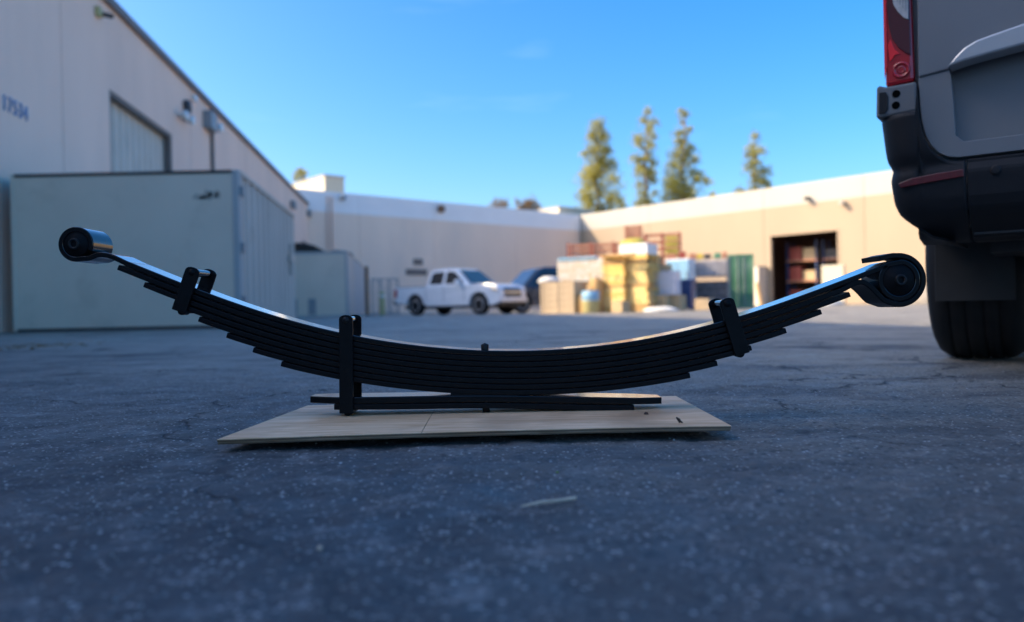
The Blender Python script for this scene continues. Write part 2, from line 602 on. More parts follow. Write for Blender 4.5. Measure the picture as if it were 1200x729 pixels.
def vnoise(X, Y, seed):
    """value noise on a grid of points"""
    xi, yi = np.floor(X).astype(np.int64), np.floor(Y).astype(np.int64)
    fx, fy = X - xi, Y - yi
    fx, fy = fx * fx * (3 - 2 * fx), fy * fy * (3 - 2 * fy)

    def h(a, b):
        n = (a * 374761393 + b * 668265263 + seed * 1442695041) & 0xffffffff
        n = ((n ^ (n >> 13)) * 1274126177) & 0xffffffff
        return ((n ^ (n >> 16)) & 0xffff) / 65535.0
    a = h(xi, yi) * (1 - fx) + h(xi + 1, yi) * fx
    b = h(xi, yi + 1) * (1 - fx) + h(xi + 1, yi + 1) * fx
    return (a * (1 - fy) + b * fy) - 0.5


gxs = graded(-1.5, 1.7, 0.0085, 600, -600)
gys = graded(0.42, 2.7, 0.0085, 700, -60)
GX, GY = np.meshgrid(gxs, gys)
fade = np.clip(1.25 - np.maximum(np.abs(GX) - 1.5, np.maximum(GY - 2.6, 0.4 - GY)) / 1.2, 0, 1)
GZ = 0.0042 * vnoise(GX * 48, GY * 48, 3) + 0.0024 * vnoise(GX * 105, GY * 105, 4)
GZ += 0.006 * vnoise(GX * 3.1, GY * 3.1, 5) + 0.005 * vnoise(GX * 14, GY * 14, 6)
GZ = GZ * fade - 0.002
nx, ny = len(gxs), len(gys)
me = bpy.data.meshes.new('ground')
idx = np.arange(nx * ny).reshape(ny, nx)
quads = np.stack([idx[:-1, :-1], idx[:-1, 1:], idx[1:, 1:], idx[1:, :-1]], -1).reshape(-1, 4)
co = np.stack([GX, GY, GZ], -1).reshape(-1, 3)
me.vertices.add(len(co))
me.vertices.foreach_set('co', co.ravel())
me.loops.add(quads.size)
me.loops.foreach_set('vertex_index', quads.ravel().astype(np.int32))
me.polygons.add(len(quads))
me.polygons.foreach_set('loop_start', np.arange(0, quads.size, 4, dtype=np.int32))
me.polygons.foreach_set('loop_total', np.full(len(quads), 4, dtype=np.int32))
me.polygons.foreach_set('use_smooth', np.ones(len(quads), dtype=bool))
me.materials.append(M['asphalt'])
me.update(calc_edges=True)
g = bpy.data.objects.new('ground', me)
COL.objects.link(g)
struct(g)

# ------------------------------------------------------------------ buildings
WD = Vector((-0.129, 0.9916, 0)).normalized()      # along the left wall, away from the camera
WX0, WY0 = -8.13, 12.2
ROOF_L = 7.15


def wall_frame(origin, along, name, label, cat, loc_z=0):
    """Empty with local x along the wall; local -y points to the yard when 'along' runs left to right"""
    o = thing(name, label, cat, (origin[0], origin[1], 0), math.atan2(along[1], along[0]))
    return o


def wall_panel(parent, s0, s1, z0, z1, holes, m_, yd, thick=0.2, name='wall_panel'):
    """panel in local x/z, front face at local y = 0, back at yd*thick; rectangular holes"""
    xs = sorted({s0, s1, *[h[0] for h in holes], *[h[1] for h in holes]})
    zs = sorted({z0, z1, *[h[2] for h in holes], *[h[3] for h in holes]})
    mb = MB()
    for i in range(len(xs) - 1):
        for k in range(len(zs) - 1):
            cx, cz = (xs[i] + xs[i + 1]) / 2, (zs[k] + zs[k + 1]) / 2
            if any(h[0] < cx < h[1] and h[2] < cz < h[3] for h in holes):
                continue
            mb.box(xs[i], xs[i + 1], min(0, yd * thick), max(0, yd * thick), zs[k], zs[k + 1])
    # drop the faces shared by two cells
    key = {}
    for fi, f in enumerate(mb.f):
        kk = tuple(sorted(tuple(round(c, 4) for c in mb.v[i]) for i in f))
        key.setdefault(kk, []).append(fi)
    drop = {i for v in key.values() if len(v) > 1 for i in v}
    mb.f = [f for i, f in enumerate(mb.f) if i not in drop]
    mb.sm = [False] * len(mb.f)
    return mb.build(name, m_, parent)


# ---- left warehouse: local x runs down the yard, local -y faces the yard (towards +x of the place)
lb = thing('warehouse', 'long beige tilt-up warehouse with blue number on its shaded wall at left', 'warehouse',
           (WX0, WY0, 0), math.atan2(WD.y, WD.x))


def s_at(px):
    """distance along the left wall of an image column"""
    k = (px - CX) / F
    return (k * WY0 - WX0) / (WD.x - k * WD.y)


def lz(px, py):
    s = s_at(px)
    return zz(px, py, WY0 + WD.y * s)


sj = s_at(79)
door_s0, door_s1, door_z = s_at(134), s_at(206), 5.22
w1, w2 = s_at(333.5), s_at(338.5)
w3, w4 = s_at(356), s_at(361.5)
bounds = [-27.0, -19.5, -12.0, -4.6, sj, sj + 8.6, sj + 16.4, sj + 24, sj + 32, 41.0]
for i in range(len(bounds) - 1):
    a, b = bounds[i] + 0.012, bounds[i + 1] - 0.012
    hs_ = []
    if a < door_s0 < b:
        hs_.append((door_s0, min(door_s1, b - 0.2), 0.0, door_z))
    for (q0, q1) in ((w1, w2), (w3, w4)):
        if a < q0 and q1 < b:
            hs_.append((q0, q1, 0.0, 4.6))
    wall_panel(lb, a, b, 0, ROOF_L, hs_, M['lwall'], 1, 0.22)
MB().box(-27, 41, 0.30, 0.36, 0, ROOF_L - 0.1).build('backing_wall', M['joint'], lb)
MB().box(-27, 41, 0.37, 16, ROOF_L - 0.55, ROOF_L - 0.3).build('roof', M['roofing'], lb)
cop = MB()
cop.box(-27, 41, -0.07, 0.26, ROOF_L + 0.003, ROOF_L + 0.10)
cop.box(-27, 41, -0.10, -0.07, ROOF_L - 0.10, ROOF_L + 0.10)
cop.build('coping', M['coping'], lb, 0.01)
# tall corrugated door, set back in its opening
d = MB()
p = 0.42
x = door_s0
y0 = 0.20
while x < door_s1 - 0.01:
    e = min(x + p, door_s1)
    prof = [(x, y0), (x + 0.16, y0), (x + 0.21, y0 + 0.05), (e - 0.05, y0 + 0.05), (e, y0), (e, y0 + 0.06), (x, y0 + 0.06)]
    d.prism(prof, 'z', 0.02, door_z)
    x += p
door = d.build('corrugated_door', M['doorcream'], lb)
fr = MB()
fr.box(door_s0, door_s1, 0.02, 0.18, door_z - 0.09, door_z + 0.0)
fr.box(door_s1 - 0.10, door_s1, 0.015, 0.185, 0, door_z - 0.09)
fr.box(door_s0, door_s0 + 0.10, 0.015, 0.185, 0, door_z - 0.09)
fr.build('door_frame', M['coping'], door)
for (q0, q1) in ((w1, w2), (w3, w4)):
    dd = MB().box(q0, q1, 0.12, 0.16, 0.02, 4.58).build('roller_door', M['contpale'], lb)
    k = 0.0
    f2 = MB()
    f2.box(q0 + 0.02, q0 + 0.14, 0.02, 0.115, 0, 4.48)
    f2.box(q1 - 0.14, q1 - 0.02, 0.02, 0.115, 0, 4.48)
    f2.box(q0 + 0.02, q1 - 0.02, 0.02, 0.115, 4.482, 4.58)
    f2.build('door_frame', M['rust'], dd)
# house number, one mesh for each digit
txt = '17534'
sA, sB = s_at(7), s_at(38)
zt = lz(16, 121)
for i, ch in enumerate(txt):
    cu = bpy.data.curves.new('digit', 'FONT')
    cu.body = ch
    cu.size = 0.36
    cu.extrude = 0.012
    tmp = bpy.data.objects.new('digit_tmp', cu)
    COL.objects.link(tmp)
    bpy.context.view_layer.update()
    dm = bpy.data.meshes.new_from_object(tmp)
    bpy.data.objects.remove(tmp)
    dm.name = 'digit'
    dm.materials.clear()
    dm.materials.append(M['numblue'])
    pos = sA + (sB - sA) * (i + 0.08) / 5.0
    share('digit', dm, lb, (pos, -0.014, zt - 0.15), (R(90), 0, 0), (1.12 * (sB - sA) / 5 / 0.26, 1, 1))


def on_left(px, py):
    return s_at(px), lz(px, py)


# wall fittings
s_, z_ = on_left(222, 125)
MB().lathe([(0.0, -0.16), (0.17, -0.16), (0.2, -0.1), (0.2, -0.002)], 20, 'y', (s_, 0, z_)).build('vent_hood', M['darkm'], lb, recalc=True)
s_, z_ = on_left(217, 137)
fl = MB().box(s_ - 0.1, s_ + 0.1, -0.1, -0.002, z_ - 0.05, z_ + 0.05).build('floodlight', M['greym'], lb, 0.01)
for q in (-0.32, 0.32):
    MB().lathe([(0.03, 0.02), (0.08, -0.03), (0.14, -0.2), (0.13, -0.22), (0.01, -0.2)], 16, 'y', (s_ + q, -0.06, z_ - 0.02)).build('lamp_head', M['lens'], fl)
MB().tube([(s_ - 0.32, -0.05, z_ - 0.02), (s_ + 0.32, -0.05, z_ - 0.02)], 0.025).build('arm', M['greym'], fl)
s_, z_ = on_left(247, 143)
MB().box(s_ - 0.45, s_ + 0.3, -0.28, -0.002, z_ - 0.28, z_ + 0.28).build('electrical_box', M['greym'], lb, 0.02)
MB().tube([(s_ + 0.45, -0.06, 0.0), (s_ + 0.45, -0.06, ROOF_L - 0.15)], 0.06).build('conduit', M['coping'], lb)
MB().lathe([(0.02, -0.002), (0.06, -0.02), (0.17, -0.25), (0.15, -0.28), (0.02, -0.26)], 16, 'y', (s_ + 0.9, 0, z_ + 0.02)).build('lamp_head', M['lens'], lb)
s_, z_ = on_left(121, 14)
MB().box(s_ - 0.10, s_ + 0.10, -0.10, -0.002, z_ - 0.1, z_ + 0.1).build('bracket', M['yellowold'], lb, 0.01)
MB().tube([(s_ + 0.1, -0.06, z_), (s_ + 0.1, -0.30, z_ - 0.05)], 0.05).build('camera_body', M['darkm'], lb)
s_, z_ = on_left(231, 115)
MB().box(s_ - 0.12, s_ + 0.12, -0.12, -0.002, z_ - 0.08, z_ + 0.08).build('sensor_box', M['lens'], lb, 0.01)
for px, py in ((344, 240), (363, 250)):
    s_, z_ = on_left(px, py)
    MB().box(s_ - 0.4, s_ + 0.4, -0.25, -0.002, z_ - 0.2, z_ + 0.2).build('wall_light', M['greym'], lb, 0.03)

# ---- back building and right building meet in an inner corner
BD = Vector((0.748, 0.664, 0)).normalized()
A0 = Vector((gx(385, 50.0), 50.0, 0))
TB = 24.0
C0 = A0 + BD * TB
RD = Vector((BD.y, -BD.x, 0))                       # along the right wall, towards the camera's right
TOP, BAND = 8.08, 6.72


def t_on(px, P, D):
    k = (px - CX) / F
    return (k * P.y - P.x) / (D.x - k * D.y)


def wz(px, py, P, D):
    t = t_on(px, P, D)
    return zz(px, py, P.y + D.y * t)


bb = thing('back_warehouse', 'tan warehouse with white parapet, in shade behind the white pickup', 'warehouse',
           tuple(A0), math.atan2(BD.y, BD.x))
jb = t_on(511, A0, BD)
bnd = [-6.0, 2.4, jb, jb + 8.0, TB - 0.02]
for i in range(4):
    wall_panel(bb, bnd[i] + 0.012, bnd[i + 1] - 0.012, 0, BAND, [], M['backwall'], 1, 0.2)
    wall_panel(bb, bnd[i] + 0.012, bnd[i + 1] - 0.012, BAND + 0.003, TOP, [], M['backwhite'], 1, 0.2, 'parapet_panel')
MB().box(-6, TB + 12, 0.28, 0.34, 0, TOP - 0.05).build('backing_wall', M['joint'], bb)
MB().box(-6, TB + 0.0, 0.35, 18, TOP - 0.7, TOP - 0.5).build('roof', M['roofing'], bb)
for px, py, r in ((518, 245, 0.28), (403, 232, 0.18)):
    t_ = t_on(px, A0, BD)
    z_ = wz(px, py, A0, BD)
    MB().lathe([(0.02, -0.34), (r, -0.3), (r * 1.05, -0.1), (r * 0.6, -0.003)], 16, 'y', (t_, 0, z_)).build('wall_light', M['rust'] if r > .2 else M['greym'], bb)
for px in (386, 391):
    t_ = t_on(px, A0, BD)
    MB().tube([(t_, -0.09, 0), (t_, -0.09, TOP - 0.3)], 0.07).build('drain_pipe', M['lwall'], bb)
for px, py, w_ in ((491, 307, 0.4), (489, 319, 0.9)):
    t_ = t_on(px, A0, BD)
    z_ = wz(px, py, A0, BD)
    MB().box(t_ - w_, t_ + w_, -0.05, -0.003, z_ - 0.22, z_ + 0.22).build('wall_plate', M['coping'], bb, 0.01)

rb = thing('right_warehouse', 'sunlit cream warehouse with white parapet and open dark doorway at right', 'warehouse',
           tuple(C0), math.atan2(RD.y, RD.x))
o0, o1, oz = t_on(905, C0, RD), t_on(983, C0, RD), 4.75
jr = [0.03, t_on(763, C0, RD), t_on(897, C0, RD), t_on(1015, C0, RD), t_on(1015, C0, RD) + 8.2, t_on(1015, C0, RD) + 16.4] + [t_on(1015, C0, RD) + 16.4 + 8.2 * (k + 1) for k in range(4)]  # last four panels lie out of view, added to bounce warm sunlight
for i in range(len(jr) - 1):
    a, b = jr[i] + 0.012, jr[i + 1] - 0.012
    hs_ = [(o0, o1, 0.0, oz)] if a < o0 and o1 < b else []
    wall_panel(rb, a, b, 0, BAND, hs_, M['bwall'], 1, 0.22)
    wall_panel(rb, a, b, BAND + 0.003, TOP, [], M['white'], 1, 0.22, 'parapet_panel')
bk = MB()
bk.box(-0.0, o0 - 0.3, 0.28, 0.34, 0, TOP - 0.05)
bk.box(o1 + 0.3, jr[-1], 0.28, 0.34, 0, TOP - 0.05)
bk.box(o0 - 0.3, o1 + 0.3, 0.28, 0.34, oz + 0.15, TOP - 0.05)
bk.build('backing_wall', M['joint'], rb)
MB().box(0, jr[-1], 0.35, 16, TOP - 0.8, TOP - 0.6).build('roof', M['roofing'], rb)
iw = MB()
iw.box(o0 - 5, o1 + 5, 11.0, 11.2, 0, 7.2)
iw.box(o0 - 5.2, o0 - 5, 0.35, 11.2, 0, 7.2)
iw.box(o1 + 5, o1 + 5.2, 0.35, 11.2, 0, 7.2)
iw.build('interior_wall', M['interior'], rb)
MB().box(o0 - 5, o1 + 5, 0.0, 11, 0.002, 0.03).build('interior_floor', M['concrete'], rb)
fr = MB()
fr.box(o0 - 0.12, o0 - 0.001, -0.03, -0.003, 0, oz + 0.12)
fr.box(o1 + 0.001, o1 + 0.12, -0.03, -0.003, 0, oz + 0.12)
fr.box(o0 - 0.001, o1 + 0.001, -0.03, -0.003, oz + 0.001, oz + 0.12)
fr.build('door_frame', M['bwall'], rb)
for px, py in ((951, 233), (992, 238)):
    t_ = t_on(px, C0, RD)
    z_ = wz(px, py, C0, RD)
    MB().box(t_ - 0.13, t_ + 0.13, -0.55, -0.003, z_ - 0.12, z_ + 0.10).build('wall_light', M['darkm' if px < 960 else 'white'], rb, 0.03)
# storage racks inside the doorway
BDv = BD
for k, (off, y_) in enumerate(((0.1, 1.9), (2.45, 2.4))):
    P = C0 + RD * (o0 + off) + BD * y_ * 1.0
    lab = ('dark storage rack with boxes inside the doorway, left of two', 'dark storage rack with boxes inside the doorway, right of two')[k]
    # inside lies along +local y of the right wall = BD
    rk = thing('storage_rack', lab, 'rack', (P.x, P.y, 0.03), math.atan2(RD.y, RD.x), 'racks inside the doorway')
    for xx in (0.0, 2.1):
        for yy in (0.0, 0.9):
            MB().box(xx, xx + 0.09, yy, yy + 0.09, 0, 4.4).build('upright', M['bluebin'], rk)
    for zq in (0.15, 1.6, 3.0):
        MB().box(0.0, 2.19, -0.05, 1.04, zq, zq + 0.1).build('shelf', M['orange'], rk)
    for zq in (0.26, 1.71, 3.11):
        for j in range(2):
            hh = random.uniform(0.6, 1.1)
            bx_ = MB().box(0, 0.85, 0, 0.8, 0, hh).build('carton', M[('cartons', 'rackred', 'goods', 'cartons', 'rackred')[int(zq * 7 + j * 2 + k) % 5]])
            bx_.location = P + RD * (0.15 + j * 1.0) + BD * 0.1 + Vector((0, 0, 0.03 + zq + 0.0))
            bx_.rotation_euler = (0, 0, math.atan2(RD.y, RD.x))
            tag(bx_, '%s carton on the %s shelf of the %s rack inside the doorway' % (('left-hand', 'right-hand')[j], {0.26: 'bottom', 1.71: 'middle', 3.11: 'top'}[zq], ('left', 'right')[k]), 'carton', 'cartons on racks in the doorway')

# ---- roof boxes lit by the sun


def roof_box(px0, px1, py0, d_, depth, z0, name, label, cat, side):
    # near corner of the box seen at px1; lit face runs left, along -RD
    k = at(px1, py0, d_)
    zt_ = k.z
    o = thing(name, label, cat, (k.x, k.y, z0), math.atan2(RD.y, RD.x))
    ln = 0.1
    while True:                                    # length of the lit face from its image width
        q = Vector((k.x, k.y, 0)) - RD * ln
        if CX + F * q.x / q.y <= px0 or ln > 20:
            break
        ln += 0.05
    MB().box(-ln, 0, 0, depth, 0, zt_ - z0).build('housing', M['cream'], o, 0.02)
    MB().box(-ln - 0.08, 0.08, -0.08, depth + 0.08, zt_ - z0 + 0.002, zt_ - z0 + 0.10).build('lid', M['white'], o, 0.01)
    return o


roof_box(346, 380, 206, 55.0, 1.6, TOP - 0.55, 'roof_parapet', 'sunlit cream roof box at the meeting of two warehouses', 'roof box', 0)
roof_box(634, 655, 243, 66.0, 4.5, TOP - 0.55, 'roof_unit', 'small sunlit cream unit on the back warehouse roof', 'roof unit', 0)

# ------------------------------------------------------------------ containers on the left
c1 = thing('storage_container', 'large grey flat-fronted storage container with corrugated beige side, nearest on left', 'container',
           (gx(283, 12.2), 12.2, 0))
xl = gx(16, 12.2) - gx(283, 12.2)
ht = zz(200, 200.5, 12.2)
Lc = 5.75
ex, ey = WD.x * Lc, WD.y * Lc
MB().box(xl + 0.06, -0.10, 0.0, 0.06, 0.05, ht - 0.05).build('front_panel', M['contgrey'], c1, 0.004)
MB().box(xl, xl + 0.06, -0.015, 0.1, 0.02, ht).build('corner_post', M['contgrey'], c1, 0.006)
MB().box(-0.10, 0.0, -0.015, 0.1, 0.02, ht).build('corner_post', M['contpale'], c1, 0.006)
MB().box(xl + 0.06, -0.10, -0.012, 0.08, ht - 0.05, ht).build('top_rail', M['darkm'], c1)
MB().box(xl + 0.06, -0.10, -0.008, 0.08, 0.0, 0.05).build('bottom_rail', M['darkm'], c1)
rf = MB()
rf.prism([(xl, 0.1), (-0.05, 0.1), (ex - 0.05, ey), (xl + ex, ey)], 'z', ht - 0.03, ht + 0.0)
rf.build('roof', M['contgrey'], c1)
# corrugated side running back along the wall
cs = MB()
nper = 11
per = (Lc - 0.25) / nper
perp = Vector((WD.y, -WD.x, 0))
poly = []
for i in range(nper):
    b_ = 0.2 + i * per
    for (a, o_) in ((0, 0.0), (per * .30, 0.0), (per * .42, -0.075), (per * .84, -0.075), (per * .98, 0.0)):
        q = WD * (b_ + a) + perp * o_
        poly.append((q.x, q.y))
q = WD * Lc
poly.append((q.x, q.y))
outer = poly
inner = [(x_ - perp.x * 0.12, y_ - perp.y * 0.12) for x_, y_ in (poly[-1], poly[0])]
cs.prism(outer + inner, 'z', 0.06, ht - 0.06)
cs.build('corrugated_side', M['contbeige'], c1)
for (z0_, z1_) in ((0.0, 0.06), (ht - 0.06, ht)):
    q0, q1 = WD * 0.1, WD * Lc
    MB().prism([(q0.x + .02, q0.y), (q1.x + .02, q1.y), (q1.x - .14, q1.y), (q0.x - .14, q0.y)], 'z', z0_, z1_).build('side_rail', M['contbeige'], c1)
for zq in (0.35, 1.2, 2.1):
    MB().box(0.002, 0.05, 0.03, 0.16, zq, zq + 0.16).build('hinge', M['greym'], c1, 0.01)
ox = gx(283, 12.2)
for (ax_, az_, aw, ah) in ((232, 230.5, .10, .05), (238, 231.5, .07, .035), (243, 228.5, .08, .09), (249, 228.0, .10, .06), (255, 227.5, .05, .08)):
    q = at(ax_, az_, 12.2)
    MB().prism([(q.x - ox - aw, q.z - ah * .6), (q.x - ox + aw * .7, q.z - ah), (q.x - ox + aw, q.z + ah * .3), (q.x - ox - aw * .4, q.z + ah)], 'y', -0.004, -0.001).build('worn_mark', M['contgrey2'], c1)
q = WD * (Lc - 0.9)
lv = MB().tube([(q.x + 0.06, q.y, 1.05), (q.x + 0.06, q.y, 1.75)], 0.035)
lv.box(q.x + 0.01, q.x + 0.10, q.y - 0.14, q.y + 0.14, 1.35, 1.50)
lv.build('lock_bar', M['contbeige'], c1)

D2 = 30.0
c2 = thing('storage_container', 'smaller pale grey storage container further along the left wall', 'container', (gx(408, D2), D2, 0))
w2_ = gx(408, D2) - gx(336, D2)
h2_ = zz(370, 295, D2)
MB().box(-w2_ + .08, -0.08, 0.0, 0.05, 0.1, h2_ - 0.1).build('front_panel', M['contgrey'], c2)
for xx in (-w2_, -0.08):
    MB().box(xx, xx + 0.08, -0.02, 0.1, 0.0, h2_).build('corner_post', M['contpale'], c2)
for z0_ in (0.0, h2_ - 0.1):
    MB().box(-w2_ + .08, -0.08, -0.015, 0.06, z0_, z0_ + 0.1).build('rail', M['contpale'], c2)
L2 = 11.0
e2 = WD * L2
MB().prism([(-0.06, 0.1), (0.0, 0.1), (WD.x * 3.6, WD.y * 3.6), (WD.x * 3.6 - .06, WD.y * 3.6)], 'z', 0.1, h2_ - 0.05).build('side_panel', M['contbeige'], c2)
MB().prism([(WD.x * 3.6 - .06, WD.y * 3.6 + .02), (WD.x * 3.6, WD.y * 3.6 + .02), (e2.x, e2.y), (e2.x - .06, e2.y)], 'z', 0.1, h2_ - 0.05).build('side_panel', M['contpale'], c2)
MB().prism([(-w2_, 0.1), (-0.02, 0.1), (e2.x - .02, e2.y), (e2.x - w2_, e2.y)], 'z', h2_ - 0.04, h2_).build('roof', M['rust'], c2)
MB().prism([(e2.x + .02, e2.y), (e2.x + .18, e2.y), (e2.x + .18, e2.y + .16), (e2.x + .02, e2.y + .16)], 'z', 0, h2_ + 0.02).build('corner_post', M['rust'], c2)
for xq in (-w2_ + 0.12, -w2_ + 0.85):
    MB().box(xq, xq + 0.3, -0.012, -0.002, 0.12, 0.75).build('vent_plate', M['greym'], c2)


def lump(name, mat_, sx, sy, sz, loc, label, cat, seed, group=None, rz=0.0, rough=0.3, n=14):
    """an uneven heap or bag, flat underneath"""
    rr = random.Random(seed)
    mb = MB()
    vs_, fs = [], []
    ph = [rr.uniform(0, 6.28) for _ in range(6)]
    for j in range(n // 2 + 1):
        th = (j / (n // 2)) * math.pi / 2
        for i in range(n):
            a = 2 * math.pi * i / n
            k_ = 1 + rough * (0.5 * math.sin(2 * a + ph[0]) * math.cos(th) + 0.4 * math.sin(3 * a + ph[1] + 3 * th) + 0.3 * rr.uniform(-1, 1))
            rad = math.cos(th) ** 0.6 if th < 1.57 else 0
            vs_.append((sx * rad * math.cos(a) * k_, sy * rad * math.sin(a) * k_, sz * math.sin(th) * (1 + 0.25 * rough * rr.uniform(-1, 1))))
    for j in range(n // 2):
        for i in range(n):
            fs.append((j * n + i, j * n + (i + 1) % n, (j + 1) * n + (i + 1) % n, (j + 1) * n + i))
    fs.append(tuple(range(n))[::-1])
    mb.add(vs_, fs, True)
    o = mb.build(name, mat_)
    o.location = loc
    o.rotation_euler = (0, 0, rz)
    return tag(o, label, cat, group)


lump('tarpaulin_heap', M['tarpdark'], 0.8, 0.6, 0.42, (gx(349, 31), 31.0, h2_ + 0.0), 'dark brown heap of tarpaulin on the smaller container', 'heap', 4, rough=0.5)
lump('tarpaulin_heap', M['coping'], 0.5, 0.5, 0.22, (gx(398, 32.4), 32.4, h2_ + 0.0), 'low grey heap at the front right edge of the smaller container roof', 'heap', 9, rough=0.5)

# fence and bollard behind the container
fe = thing('chain_link_fence', 'low chain-link fence beside the back warehouse wall, left of the pickup', 'fence', (gx(436, 41.0), 41.0, 0), R(12))
fl_ = gx(470, 42.0) - gx(436, 41.0)
fh = 1.95
for i in range(4):
    MB().tube([(fl_ * i / 3, 0, 0), (fl_ * i / 3, 0, fh)], 0.04).build('post', M['greym'], fe)
for zq in (0.1, fh - 0.03):
    MB().tube([(0, 0, zq), (fl_, 0, zq)], 0.03).build('rail', M['greym'], fe)
wm = MB()
nn_ = 26
for i in range(-nn_, nn_):
    for sgn in (1, -1):
        x0_, x1_ = i * 0.09, i * 0.09 + sgn * 1.8
        a, b = Vector((x0_, 0, 0.1)), Vector((x1_, 0, 1.9))
        t0, t1 = 0.0, 1.0
        lo, hi = (0 - x0_) / (x1_ - x0_), (fl_ - x0_) / (x1_ - x0_)
        if lo > hi:
            lo, hi = hi, lo
        t0, t1 = max(t0, lo), min(t1, hi)
        if t1 - t0 > 0.02:
            wm.tube([a.lerp(b, t0), a.lerp(b, t1)], 0.006, 4, False)
wires = wm.build('wire_mesh', M['greym'], fe)
bo = thing('bollard', 'worn yellow steel bollard by the fence left of the pickup', 'bollard', (gx(448, 38), 38, 0))
MB().lathe([(0.15, 0), (0.15, 1.1), (0.13, 1.17), (0.02, 1.2)], 16, 'z').build('post', M['yellowold'], bo)
MB().lathe([(0.154, 0.9), (0.156, 0.91), (0.156, 1.0), (0.154, 1.01)], 16, 'z').build('band', M['whitebox'], bo)


# ------------------------------------------------------------------ vehicles
def wheel_mesh(r, w, rimr):
    ty = MB().lathe([(rimr, -w / 2 + .01), (rimr + .03, -w / 2), (r - .03, -w / 2), (r - .008, -w / 2 + .02), (r, -w / 2 + .05), (r, -.035), (r - .01, -.03), (r - .01, -.02), (r, -.015),
                     (r, .015), (r - .01, .02), (r - .01, .03), (r, .035), (r, w / 2 - .05), (r - .008, w / 2 - .02), (r - .03, w / 2), (rimr + .03, w / 2), (rimr, w / 2 - .01)], 40)
    rm = MB().lathe([(0.05, -w / 2 + .02), (rimr * .35, -w / 2 + .035), (rimr * .4, -w / 2 + .06), (rimr * .82, -w / 2 + .09), (rimr * .86, -w / 2 + .012), (rimr + .004, -w / 2 + .004), (rimr + .004, w / 2 - .02), (0.05, w / 2 - .02)], 32)
    for k in range(6):
        a = k * math.pi / 3
        ca, sa = math.cos(a), math.sin(a)
        hw = 0.035
        vs_ = []
        for rr_, dy in ((0.05, 0.012), (rimr * .88, 0.014)):
            for sg in (-1, 1):
                for dd in (0, 0.03):
                    vs_.append((rr_ * ca - sg * hw * sa, -w / 2 + dy + dd, rr_ * sa + sg * hw * ca))
        rm.add(vs_, [(0, 1, 3, 2), (4, 6, 7, 5), (0, 4, 5, 1), (2, 3, 7, 6), (0, 2, 6, 4), (1, 5, 7, 3)])
    return ty.mesh('tyre', M['tyre']), rm.mesh('rim', M['rim'])


def arch(cx, r, z0, n=12):
    """wheel-arch points from left to right over a wheel centred at cx, starting and ending at height z0"""
    zc = 0.39
    a0 = math.asin((z0 - zc) / r)
    return [(cx - r * math.cos(a0 + (math.pi - 2 * a0) * k / n), zc + r * math.sin(a0 + (math.pi - 2 * a0) * k / n)) for k in range(n + 1)]


def hw_prism(mb, prof):
    """closed profile of (x, z, halfwidth) turned into a body symmetric in y"""
    n = len(prof)
    vs_ = [(x_, -h_, z_) for x_, z_, h_ in prof] + [(x_, h_, z_) for x_, z_, h_ in prof]
    fs = [tuple(range(n))[::-1], tuple(range(n, 2 * n))]
    fs += [(i, (i + 1) % n, n + (i + 1) % n, n + i) for i in range(n)]
    return mb.add(vs_, fs)


def side_pane(parent, pts, hwf, m_, name='window'):
    """window in x/z set 6 mm proud of a side whose half width is hwf(z), on both sides"""
    for sg in (-1, 1):
        vs_ = [(x_, sg * (hwf(z_) + 0.006), z_) for x_, z_ in pts] + [(x_, sg * (hwf(z_) - 0.02), z_) for x_, z_ in pts]
        n = len(pts)
        fs = [tuple(range(n)), tuple(range(n, 2 * n))[::-1]] + [(i, (i + 1) % n, n + (i + 1) % n, n + i) for i in range(n)]
        MB().add(vs_, fs).build(name, m_, parent)


# ---- white pickup: local x forward, length 5.4, rear bumper at x = 0
TH = R(37)
rw = at(489, 369, 30.6)
hd = Vector((math.cos(TH), -math.sin(TH), 0))
lf = Vector((math.sin(TH), math.cos(TH), 0))
orig = Vector((rw.x, rw.y, 0)) - hd * 1.15 + lf * 0.80
pk = thing('pickup_truck', 'white crew-cab pickup truck parked in front of the back warehouse', 'pickup', tuple(orig), -TH)
RWX, FWX = 1.15, 4.42
lower = [(0.10, 0.50), (0.06, 0.62), (0.06, 1.06), (0.02, 1.10), (0.02, 1.13), (1.72, 1.13), (1.72, 1.10), (4.02, 1.13), (4.85, 1.12), (5.17, 1.07), (5.30, 0.94), (5.34, 0.62), (5.30, 0.44), (5.05, 0.36),
         *arch(FWX, 0.47, 0.36)[::-1], (3.80, 0.36), (1.85, 0.36), *arch(RWX, 0.47, 0.44)[::-1], (0.50, 0.48)]
body = MB()
n_ = len(lower)
hw_prism(body, [(x_, z_, 0.93 if x_ < 4.6 else 0.93 - 0.10 * ((x_ - 4.6) / 0.73) ** 2) for x_, z_ in lower])
bd_ = body.build('body', M['carwhite'], pk, 0.035)


def hwp(z_):
    return 0.90 - 0.24 * max(0.0, z_ - 1.10) / 0.70


